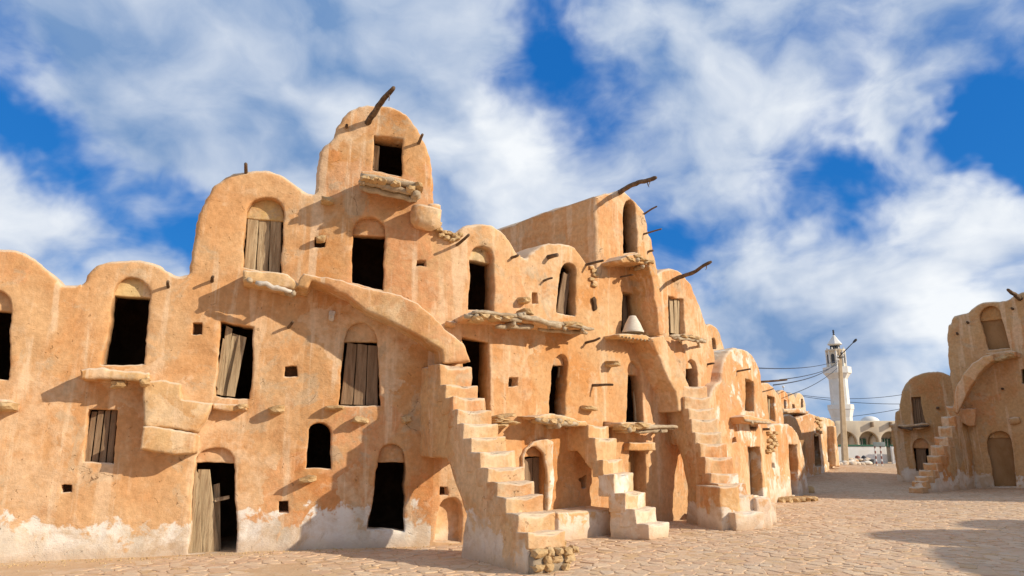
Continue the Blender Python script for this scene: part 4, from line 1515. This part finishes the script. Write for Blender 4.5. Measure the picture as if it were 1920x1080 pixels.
# ------------------------------------------------------------------ far end of the facade
FM = Curve([(9.9, 30.2), (11.6, 32.7), (13.2, 34.9), (15.6, 37.4), (18.0, 40.8), (20.4, 44.4), (22.6, 47.8)])
GM = 'low cells at the far end of the square'


def SM(u, v, off=0.0):
    return FM.hit(u, v, off).x


m0, m1, m2 = SM(1487, 830), SM(1534, 815), SM(1568, 830)
unit('M1', 'weathered low building with rubble patches and one open doorway', FM,
     [(1487, 786), (1496, 784), (1503, 782), (1512, 776), (1518, 775), (1526, 778), (1534, 781)], m0, m1, PL_M, jl=-1, grid=.16, step=.08, zb=-.4, depth=5, grp=GM,
     openings=[dict(px=[(1529, 876), (1540, 875), (1539, 816), (1526, 815)], d=.5, step=.08)])
unit('M2', 'whitewashed corner building with turquoise door at the far end', FM,
     [(1534, 781), (1540, 782), (1548, 783), (1556, 786), (1563, 789), (1568, 800)], m1, m2, PL_PALE, jr=-1, grid=.16, step=.08, zb=-.4, depth=5, grp=GM,
     openings=[dict(px=[(1552, 866), (1561, 866), (1560, 823), (1551, 822)], d=.3, step=.08)])
door(UNITS['M2'], FM, boards(1551, 1562, 822, 867, 2, .6, 1551, 1563), -.12, BLUE)
for i in range(16):
    stub(UNITS['M1'] if i % 2 else UNITS['M2'], FM, 1530 + random.uniform(0, 10), 783 + i * 2.2, 6, 3.5, .10, 0, 400 + i)
relief(UNITS['M2'], FM, [(1563, 800), (1567, 800), (1574, 874), (1568, 874)], .35, -.1, PL_M, 'buttress', .05, .02, .15)
unit('M0', 'small dusty vault showing between two roofs behind the single vault', FM,
     [(1462, 800), (1468, 782), (1480, 777), (1492, 783), (1500, 800), (1504, 815)], SM(1462, 800, .5), SM(1504, 815, .5), PL_M, off=.5, jl=-1, jr=-1, grid=.16, step=.08, depth=4, grp=GM)
relief(UNITS['M1'], FM, [(1470, 766), (1500, 767), (1518, 771), (1516, 776), (1500, 775), (1470, 774)], .1, -2.5, PL_PALE, 'roof_slab', .05, .02, .2)
FQ = Curve([(11.6, 37.4), (14.2, 40.5), (16.8, 43.7), (19.4, 47), (22, 50.4)])
for key, lab, pr, wpx, mt in (('Q1', 'small ochre cell behind the roofs, left of two pale ones', [(1459, 745), (1462, 736), (1468, 732), (1474, 734), (1478, 745), (1480, 775)], [(1471, 767), (1475, 767), (1475, 750), (1471, 749)], PL_M),
                              ('Q2', 'small pale cell behind the roofs, middle of three', [(1479, 748), (1482, 739), (1486, 737), (1491, 742), (1494, 755), (1495, 775)], [(1486, 766), (1492, 766), (1491, 758), (1486, 757)], PL_PALE),
                              ('Q3', 'small cream cell behind the roofs, nearest the minaret', [(1492, 752), (1495, 741), (1500, 737), (1506, 743), (1510, 757), (1512, 776)], [(1501, 764), (1506, 764), (1505, 748), (1501, 748)], PL_PALE)):
    unit(key, lab, FQ, pr, FQ.hit(*pr[0]).x, FQ.hit(*pr[-1]).x, mt, jl=-1, jr=-1, grid=.2, step=.08, zb=.0, depth=2.5, grp='small cells behind the far roofs', openings=[dict(px=wpx, d=.3, step=.06)])
fin = FQ.P(1469, 733, -.3)
fo = tube('roof_finial', [fin - Vector((0, 0, .1)), fin + Vector((0, 0, .22))], [.015, .012], DARK, UNITS['Q1'], 5)
rock('finial_ball', fin + Vector((0, 0, .26)), (.07, .07, .07), WHITE, UNITS['Q1'], 3, None, .0)
# rounded stone lump and kerb stones by the corner
g = ghit(1554, 878)
tag(rock('boulder', g + Vector((0, .3, .22)), (.85, .55, .42), PL_S, None, 411, None, .25, False), 'big rounded plastered boulder by the turquoise door', 'boulder')
g = ghit(1548, 868)
tag(rock('boulder', g + Vector((0, .5, .30)), (.5, .4, .5), PL_S, None, 415, None, .25, False), 'smaller rounded lump behind the big boulder', 'boulder')

# ------------------------------------------------------------------ right hand granaries (in shade)
FR1 = Curve([(14.5, 35.7), (17.5, 33.45), (20.4, 31.4), (23.2, 29.4)])
FR2 = Curve([(15.7, 30.6), (17.4, 29.35), (19.2, 28.0), (20.6, 26.1), (21.3, 23.4), (21.6, 20), (21.9, 17)])
GRR = 'shaded granaries on the right side of the square'
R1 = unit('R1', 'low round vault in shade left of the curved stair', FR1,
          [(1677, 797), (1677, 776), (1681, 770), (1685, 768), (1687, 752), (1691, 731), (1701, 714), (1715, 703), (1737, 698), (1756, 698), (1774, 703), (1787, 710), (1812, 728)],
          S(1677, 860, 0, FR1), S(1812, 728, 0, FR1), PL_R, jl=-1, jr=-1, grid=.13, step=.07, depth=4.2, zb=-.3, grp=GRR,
          openings=[dict(px=[(1713, 795), (1735, 794), (1726, 744), (1709, 745)], d=.34), dict(px=arch(1712, 1741, 821, 838, 1718, 1742, 882, 885), lintel=840, d=.4, td=.16)])
r2a, r2b = S(1780, 690, 0, FR2), 12.2
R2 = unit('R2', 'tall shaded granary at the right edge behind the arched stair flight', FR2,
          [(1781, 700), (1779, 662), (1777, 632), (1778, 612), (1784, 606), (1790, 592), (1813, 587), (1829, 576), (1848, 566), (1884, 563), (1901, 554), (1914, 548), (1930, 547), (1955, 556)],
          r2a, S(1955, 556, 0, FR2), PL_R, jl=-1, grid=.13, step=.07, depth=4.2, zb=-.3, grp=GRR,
          openings=[dict(px=arch(1839, 1878, 574, 596, 1853, 1893, 656, 653), lintel=598, d=.4, td=.22, tmat=PL_R),
                    dict(px=arch(1850, 1898, 809, 830, 1862, 1905, 911, 912), lintel=821, d=.4, td=.22, tmat=PL_R),
                    dict(px=[(1917, 722), (1935, 720), (1932, 690), (1915, 692)], d=.3)])
box(R2, 'door_panel', FR2.mp, S(1846, 660, -.3, FR2), S(1898, 660, -.3, FR2), FR2.hit(1870, 664, -.3).y, FR2.hit(1860, 594, -.3).y, -.36, -.28, TAN, .01, .2)
box(R2, 'door_panel', FR2.mp, S(1850, 860, -.3, FR2), S(1912, 860, -.3, FR2), .0, FR2.hit(1872, 817, -.3).y, -.36, -.28, TAN, .01, .2)
door(R1, FR1, boards(1709, 1729, 744, 796, 3, .6, 1712, 1737), -.2, WOOD_B, 'window_shutter')
plank(R1, FR1, [(1720, 884), (1737, 884), (1736, 840), (1717, 840)], -.22, name='door_leaf', mat=WOOD_B)
l1 = relief(R1, FR1, [(1681, 799), (1700, 796), (1738, 794), (1742, 800), (1720, 806), (1700, 806), (1683, 803)], .4, -.1, PL_R, 'ledge', .03, .03)
beams(l1, FR1, [((1688, 803, .4), (1742, 798, .42), .05), ((1684, 800, .4), (1712, 806, .42), .05)], STICK)
l2 = relief(R2, FR2, [(1850, 664), (1890, 657), (1905, 659), (1904, 667), (1880, 673), (1856, 680), (1845, 676)], .75, -.1, PL_R, 'ledge', .04, .03)
for i, (u, v) in enumerate(((1860, 676), (1872, 674), (1884, 670), (1895, 666))):
    stub(l2, FR2, u, v, 14, 8, .3, .5, 500 + i)
relief(R2, FR2, [(1801, 761), (1793, 775), (1786, 768), (1788, 744), (1794, 722), (1806, 700), (1823, 681), (1843, 669), (1860, 664), (1862, 676), (1845, 688), (1833, 703), (1816, 729), (1804, 755)],
       1.05, -.1, PL_S, 'stair_flight', .05, .015, .12)
relief(R2, FR2, [(1796, 767), (1829, 765), (1829, 799), (1815, 800), (1800, 790)], .55, -.1, PL_ST, 'plaster_block', .04, .015, .12)
for u, v, L_ in ((1815, 606, .2), (1795, 627, .2), (1899, 580, .15), (1880, 730, .15), (1838, 762, 0)):
    if L_:
        peg(R2, FR2, u, v, L_, .05, 0, 0, .2)
peg(R1, FR1, 1757, 765, .25, .06, 0, .3, 0)
stub(R2, FR2, 1902, 789, 16, 12, .15, 0, 520, PL_R)
pole(R2, FR2, [(1915, 561, -.1), (1906, 555, .4), (1898, 549, .8), (1889, 543, 1.1)], .10, .06)
st4 = stair('weathered staircase climbing to an arched flight on the shaded right building', FR2,
            [(1774, 761), (1763, 781), (1757, 799), (1748, 819), (1736, 835), (1729, 854), (1724, 868), (1719, 881), (1712, 893), (1711, 902), (1706, 913)],
            [(1788, 762), (1792, 781), (1790, 799), (1784, 819), (1770, 835), (1762, 854), (1760, 868), (1751, 881), (1746, 893), (1739, 903), (1737, 913)],
            [(1705, 924), (1737, 924)], [], (1772, 905), PL_R, [PL_ST], 0.0, r0=.5)

# right hand row going on beyond the frame: the same vaults that throw the long shadows over the square
FR3 = Curve([(21.2, 15.5), (19.7, 13.1), (17.5, 10.9), (16.7, 9.0), (16.4, 6.7), (16.1, 3.0), (16, 0)])


def shadow_vault(s0, s1, h, hs):
    c = (s0 + s1) / 2
    pts = [Vector((s0, -.25)), Vector((s1, -.25)), Vector((s1, hs))]
    for k in range(1, 16):
        a = math.pi * k / 16
        pts.append(Vector((c + (s1 - s0) / 2 * math.cos(a), hs + (h - hs) * math.sin(a))))
    pts.append(Vector((s0, hs)))
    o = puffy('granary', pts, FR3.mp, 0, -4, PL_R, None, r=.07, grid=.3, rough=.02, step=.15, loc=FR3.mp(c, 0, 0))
    return o


def near_s(cv, x, y):
    return float(cv.s[int(((cv.x - x) ** 2 + (cv.y - y) ** 2).argmin())])


v1, v2, v3 = near_s(FR3, 19.5, 12.9), near_s(FR3, 17.4, 10.8), near_s(FR3, 16.4, 6.7)
v12, v23 = (v1 + v2) / 2, v2 + 1.7
shv = [(v1 - 1.3, v12 - .01, 4.9, 4.2, 'vaulted granary beyond the right photo edge, farthest of three'), (v12 + .01, v23 - .01, 5.25, 4.5, 'vaulted granary beyond the right photo edge, middle of three'), (v23 + .01, v3 + 2.2, 5.1, 4.7, 'vaulted granary beyond the right photo edge, nearest of three')]
R3pts = [Vector((S(1955, 556, 0, FR2) + .01, -.25)), Vector((near_s(FR2, 21.6, 19.7), -.25)), Vector((near_s(FR2, 21.6, 19.7), 6.3)), Vector((S(1955, 556, 0, FR2) + .8, 7.3)), Vector((S(1955, 556, 0, FR2) + .01, 7.2))]
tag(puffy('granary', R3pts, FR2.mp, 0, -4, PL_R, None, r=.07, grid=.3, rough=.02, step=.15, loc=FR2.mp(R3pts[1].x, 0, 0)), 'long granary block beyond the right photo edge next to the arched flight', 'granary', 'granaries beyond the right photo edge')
for a, b, h, hs, lab in shv:
    tag(shadow_vault(a, b, h, hs), lab, 'granary', 'granaries beyond the right photo edge')

# ------------------------------------------------------------------ minaret, prayer hall, boundary wall
def prism(name, c, ring_list, sides, mat, parent, rot=0.0, smooth=False):
    V, Fc = [], []
    for z, r_ in ring_list:
        for k in range(sides):
            a = 2 * math.pi * (k + .5) / sides + rot
            V.append(Vector(c) + Vector((math.cos(a) * r_, math.sin(a) * r_, z)))
    for j in range(len(ring_list) - 1):
        for k in range(sides):
            Fc.append((j * sides + k, j * sides + (k + 1) % sides, (j + 1) * sides + (k + 1) % sides, (j + 1) * sides + k))
    Fc.append(tuple(reversed(range(sides))))
    Fc.append(tuple(range((len(ring_list) - 1) * sides, len(ring_list) * sides)))
    return link(name, V, Fc, mat, parent, smooth)


YM = 88.0
pxm = YM / FPX / math.cos(0)


def zrow(v, Y=YM, u=1575):
    return at_y(u, v, Y).z


mc = Vector((at_y(1576, 760, YM).x, YM, 0))
mw = 1.06
mina = empty('minaret', mc)
tag(mina, 'tall white octagonal minaret with two balconies and pointed cap', 'minaret')
prism('shaft', mc, [(-.3, mw * 1.12), (zrow(769) - .55, mw * 1.12), (zrow(769) - .5, mw * 1.12)], 8, WHITE, mina)
prism('balcony', mc, [(zrow(775) - .5, mw * 1.12), (zrow(768), mw * 1.34), (zrow(768) + .02, mw * 1.40), (zrow(759), mw * 1.40), (zrow(759) + .01, mw * 1.0)], 8, WHITE, mina)
prism('shaft', mc, [(zrow(760), mw), (zrow(709), mw)], 8, WHITE, mina)
prism('balcony', mc, [(zrow(711), mw), (zrow(701), mw * 1.42), (zrow(701) + .02, mw * 1.52), (zrow(689), mw * 1.52), (zrow(689) + .01, mw * .9)], 8, WHITE, mina)
prism('belfry', mc, [(zrow(690), mw * .98), (zrow(660), mw * .98), (zrow(659), mw * 1.10), (zrow(656), mw * 1.10), (zrow(655.5), mw * .8)], 8, CREAM, mina)
for k in range(8):
    a = 2 * math.pi * k / 8
    n_ = Vector((math.cos(a), math.sin(a), 0)); t_ = Vector((-n_.y, n_.x, 0))
    cc = mc + n_ * (mw * .98 * math.cos(math.pi / 8) + .0)
    # dark plate standing in for the shade inside a pointed opening, pilaster strips beside it
    zz0, zz1 = zrow(682), zrow(668)
    out = [(-.20, zz0), (.20, zz0), (.20, zz1)] + [(.20 * math.cos(x), zz1 + .24 * math.sin(x)) for x in np.linspace(.3, 2.8, 7)] + [(-.20, zz1)]
    V = [cc + t_ * x + Vector((0, 0, z)) + n_ * .03 for x, z in out] + [cc + t_ * x + Vector((0, 0, z)) - n_ * .1 for x, z in out]
    m_ = len(out)
    link('belfry_opening_shade', V, [tuple(range(m_))] + [(i, i + m_, (i + 1) % m_ + m_, (i + 1) % m_) for i in range(m_)], DARK, mina, False)
    cb = mc + Vector((math.cos(a + math.pi / 8), math.sin(a + math.pi / 8), 0)) * mw * 1.0
    prism('corner_pier', cb, [(zrow(690), .10), (zrow(658), .10)], 6, WHITE, mina)
    for zf in (zrow(656), ):
        prism('merlon', mc + Vector((math.cos(a), math.sin(a), 0)) * mw * .95, [(zf, .10), (zf + .16, .10), (zf + .26, .03)], 4, WHITE, mina, a)
for k in range(8):
    a = 2 * math.pi * k / 8 + .2
    prism('lantern_column', mc + Vector((math.cos(a), math.sin(a), 0)) * .50, [(zrow(656), .07), (zrow(646), .07)], 6, DARK, mina)
prism('lantern_core', mc, [(zrow(656), .22), (zrow(646), .22)], 8, DARK, mina)
prism('cap', mc, [(zrow(648), .60), (zrow(646), .86), (zrow(645.4), .86), (zrow(638), .50), (zrow(629), .12), (zrow(628), .06)], 8, WHITE, mina)
prism('finial', mc, [(zrow(629), .05), (zrow(618), .035)], 6, DARK, mina)
for v_ in (627, 623.5, 620.5):
    rock('finial_ball', mc + Vector((0, 0, zrow(v_))), (.12, .12, .12), DARK, mina, 2, None, 0)

YH = 74.0
hall = empty('prayer_hall', (at_y(1640, 800, YH).x, YH, 0))
tag(hall, 'long cream prayer hall with rounded arcade and small white dome', 'mosque')
hx0, hx1 = at_y(1566, 800, YH).x, at_y(1745, 800, YH).x
ztop, zspr = at_y(1640, 789, YH).z, at_y(1640, 832, YH).z
poly = [Vector((hx0, -.3)), Vector((hx1, -.3)), Vector((hx1, ztop)), Vector((hx0, ztop))]
hls = []
for uc in (1588.5, 1630, 1671, 1712):
    c = at_y(uc, 832, YH).x
    rad_ = 18.8 / FPX * YH
    pts = [Vector((c - rad_, 0)), Vector((c + rad_, 0)), Vector((c + rad_, zspr + .05))]
    for k in range(0, 13):
        a = math.pi * k / 12
        pts.append(Vector((c + rad_ * math.cos(a), zspr + .05 + (rad_ + .15) * math.sin(a) ** .9)))
    pts = pts[:3] + pts[4:-1] + [Vector((c - rad_, zspr + .05))]
    hls.append(dict(poly=pts, d=.55, room=True, wide=.6, deep=.9, r=.03, step=.25, rough=0))
m = puffy('arcade_wall', poly, lambda x, z, t: Vector((x, YH - t, z)), 0, -6, CREAM, hall, hls, r=.05, grid=1.2, amp=0, step=.3)
m.data.materials[1] = CREAM
for uc in (1620, 1671, 1712):
    w_ = Vector((at_y(uc, 828, YH).x, YH + 1.35, at_y(uc, 828, YH).z))
    wd = .85 if uc == 1620 else .55
    o = box(hall, 'window', lambda x, z, a: w_ + Vector((x, -a, z)), -wd, wd, -.55, .30, -.02, .05, GREEN, .02, 0, (2, 2, 1))
    for sx in (-.5, 0, .5):
        box(o, 'window_bar', lambda x, z, a: w_ + Vector((x, -a, z)), sx * wd - .03, sx * wd + .03, -.5, .28, .05, .08, WHITE, .01, 0, (1, 1, 1))
dc = Vector((at_y(1631, 789, YH + 4).x, YH + 4, ztop))
prism('dome', dc, [(-.2, .95)] + [(.62 * math.sin(a) + .0, .95 * math.cos(a)) for a in np.linspace(0, 1.5, 9)], 24, WHITE, hall, 0, True)
for uc in (1633, 1668):
    p = Vector((at_y(uc, 794, YH).x, YH - .12, at_y(uc, 796, YH).z))
    box(hall, 'water_spout', lambda x, z, a: p + Vector((x, -a, z)), -.10, .10, -.25, .25, -.1, .25, GREYDOOR, .02, 0, (1, 1, 1))

YW = 68.5
wl = empty('boundary_wall', (at_y(1640, 868, YW).x, YW, 0))
tag(wl, 'low white boundary wall with green coping before the prayer hall', 'wall')
wx0, wx1, wx2 = at_y(1562, 850, YW).x, at_y(1663, 850, YW).x, at_y(1740, 850, YW).x
zt = at_y(1620, 837, YW).z
box(wl, 'wall', lambda x, z, a: Vector((x, YW - a, z)), wx0, wx1, -.3, zt, -.25, 0, WHITE, .02, .3, (30, 5, 1))
box(wl, 'coping', lambda x, z, a: Vector((x, YW - a, z)), wx0 - .05, wx1, zt + .004, zt + .16, -.3, .06, GREEN, .02, .2, (30, 1, 1))
box(wl, 'wall', lambda x, z, a: Vector((x, YW - .9 - a, z)), wx1 + .01, wx2, -.3, zt + .02, -.25, 0, WHITE, .02, .3, (20, 5, 1))
box(wl, 'coping', lambda x, z, a: Vector((x, YW - .9 - a, z)), wx1 + .01, wx2, zt + .024, zt + .16, -.3, .06, GREEN, .02, .2, (20, 1, 1))
for i in range(10):
    x = wx1 + .25 + i * .42
    box(wl, 'wall_panel', lambda xx, z, a: Vector((xx, YW - .9 - a, z)), x, x + .34, .1, zt - .15, .003, .035, WHITE, .015, 0, (1, 1, 1))

# sign board on red and white posts
YS = 60.0
sg = empty('signboard', (at_y(1646, 871, YS).x, YS, 0))
tag(sg, 'grey signboard on two red and white posts seen from behind', 'sign')
for uc in (1642.5, 1653):
    x = at_y(uc, 860, YS).x
    post = prism('post', (x, YS, 0), [(-.1, .055), (zrow(836, YS), .055)], 8, WHITE, sg)
    for j in range(4):
        z0 = .15 + j * .42
        prism('red_band', (x, YS, 0), [(z0, .060), (z0 + .22, .060)], 8, RED, post)
x0, x1 = at_y(1636, 830, YS).x, at_y(1658, 830, YS).x
box(sg, 'board', lambda x, z, a: Vector((x, YS - a, z)), x0, x1, zrow(837, YS), zrow(829, YS), .06, .10, SIGN, .02, 0, (2, 2, 1))
bc = ghit(1631, 871)
bin_ = prism('waste_bin', bc, [(0, .30), (.1, .34), (.42, .40), (.45, .42), (.45, .36), (.3, .33)], 12, DARK, None)
tag(bin_, 'small dark tub standing before the white wall', 'bin')
for i, (uc, vc) in enumerate(((1608, 858), (1620, 858))):
    p = at_y(uc, vc + 3, 66)
    tag(rock('bundle', p + Vector((0, 0, .12)), (.22, .2, .2), RED if i == 0 else DARK, None, 430 + i, None, .1), ('dark red bundle lying on the low stone pile', 'black bundle beside the dark red one on the stone pile')[i], 'bundle')
sp_ = empty('stone_pile', ghit(1610, 868))
tag(sp_, 'low rough pile of pale stones before the white wall', 'stone pile')
rnd = random.Random(5)
for i in range(34):
    u = rnd.uniform(1592, 1628)
    p = ghit(u, rnd.uniform(869, 872))
    rock('stone', p + Vector((0, 0, rnd.uniform(.05, .42))), (.34, .25, .17), PL_PALE, sp_, 440 + i, None, .7)

# ------------------------------------------------------------------ power pole and cables
pb = ghit(1585, 872)
YP = pb.y
ptop = at_y(1573.5, 655, YP)
pole_r = empty('utility_pole', pb)
tag(pole_r, 'tapered concrete utility pole leaning before the minaret', 'utility pole')
Vp, Fp = [], []
for i in range(9):
    f = i / 8
    c = pb.lerp(ptop, f) + Vector((0, 0, -.2 * (1 - f)))
    w = .25 - .13 * f
    for k, (sx, sy) in enumerate(((-1, -.8), (-.8, -1), (.8, -1), (1, -.8), (1, .8), (.8, 1), (-.8, 1), (-1, .8))):
        Vp.append(c + Vector((sx * w, sy * w * .8, 0)))
for i in range(8):
    for k in range(8):
        Fp.append((i * 8 + k, i * 8 + (k + 1) % 8, (i + 1) * 8 + (k + 1) % 8, (i + 1) * 8 + k))
Fp.append(tuple(range(64, 72)))
link('shaft', Vp, Fp, CONC, pole_r, False)
# lamp arm and lamp head
la = [at_y(1574, 668, YP - .2), at_y(1585, 657, YP - .6), at_y(1600, 642, YP - 1.0)]
tube('lamp_arm', la, [.045, .04, .035], DARK, pole_r, 6, 0)
lh_ = la[-1]
d_ = (la[-1] - la[-2]).normalized()
tube('lamp_head', [lh_ - d_ * .05, lh_ + d_ * .1, lh_ + d_ * .32, lh_ + d_ * .42], [.05, .10, .11, .04], DARK, pole_r, 8, 0)
for i, (u, v) in enumerate(((1571, 668), (1572, 674), (1570, 680), (1577, 662))):
    p = at_y(u, v, YP - .25)
    prism('insulator', p, [(-.08, .03), (-.06, .06), (.04, .06), (.08, .03)], 8, WHITE if i < 3 else DARK, pole_r)
box(pole_r, 'bracket', lambda x, z, a: ptop + Vector((x, -a, z)), -.35, .30, -.75, -.66, .12, .2, DARK, .01, 0, (1, 1, 1))
bz = pb.copy()
fb = empty('pole_base', pb)
tag(fb, 'rough block of mortared stones around the foot of the utility pole', 'pole base')
for i in range(12):
    rock('stone', bz + Vector((random.uniform(-.9, 1.0), random.uniform(-.45, .4), random.uniform(.0, .22))), (.34, .26, .2), PL_S, fb, 470 + i, None, .75)


def cable(label, a, b, sag, r_=.022):
    pts = []
    for i in range(17):
        f = i / 16
        p = a.lerp(b, f)
        p.z -= sag * 4 * f * (1 - f)
        pts.append(p)
    o = tube('power_cable', pts, [r_] * 17, WIRE, None, 5, 0, loc=(a + b) / 2)
    tag(o, label, 'cable', 'power cables at the pole')


pt = lambda u, v: at_y(u, v, YP - .25)
cable('uppermost cable from the pole top to the near roofs', pt(1570, 676), at_y(1418, 690, 30), .25)
cable('second cable from the pole top, sagging low towards the roofs', pt(1570, 678), at_y(1450, 722, 24), .35)
cable('third cable from the pole top towards the small pale cells', pt(1570, 683), at_y(1462, 712, 30), .2)
cable('steep cable from the pole down to the small pale cells', pt(1570, 690), at_y(1478, 741, 42.5), .25)
cable('upper of the two long cables passing behind the minaret', at_y(1470, 735, 100), at_y(1720, 735, 95), .9, .035)
cable('lower of the two long cables passing behind the minaret', at_y(1470, 737, 100), at_y(1720, 757, 90), .5, .035)
cable('cable rising to the right low behind the minaret', at_y(1500, 786, 100), at_y(1720, 760, 80), .4, .03)

# ------------------------------------------------------------------ pebbles and grit swept against the walls
rnd = random.Random(21)
pv_, pf_ = [], []
for i in range(900):
    if i < 520:
        s_ = rnd.uniform(2.2, 15.5)
        t_ = abs(rnd.gauss(0, .35)) + .03
        p = FA.mp(s_, 0, t_)
        sz = rnd.uniform(.006, .020)
    else:
        y_ = rnd.uniform(9.6, 17)
        p = Vector((rnd.uniform(-.7, .7) * y_, y_, 0))
        sz = rnd.uniform(.005, .015)
        k_ = int(((FA.x - p.x) ** 2 + (FA.y - p.y) ** 2).argmin())
        if (p.x - FA.x[k_]) * FA.ty[k_] - (p.y - FA.y[k_]) * FA.tx[k_] < .05:
            continue
    p.z = gz(p.x, p.y) + sz * .3 + .004
    b_ = len(pv_)
    a_ = rnd.uniform(0, 6)
    for k in range(5):
        an = a_ + k * 1.2566
        pv_.append(p + Vector((math.cos(an) * sz * rnd.uniform(.8, 1.5), math.sin(an) * sz * rnd.uniform(.8, 1.5), -sz * .6)))
    pv_.append(p + Vector((rnd.uniform(-.3, .3) * sz, rnd.uniform(-.3, .3) * sz, sz * .7)))
    pf_ += [(b_ + k, b_ + (k + 1) % 5, b_ + 5) for k in range(5)]
tag(link('gravel', pv_, pf_, ROCK, None, False, loc=(0, 12, 0)), 'loose pebbles and grit along the foot of the walls', 'gravel', None, 'stuff')
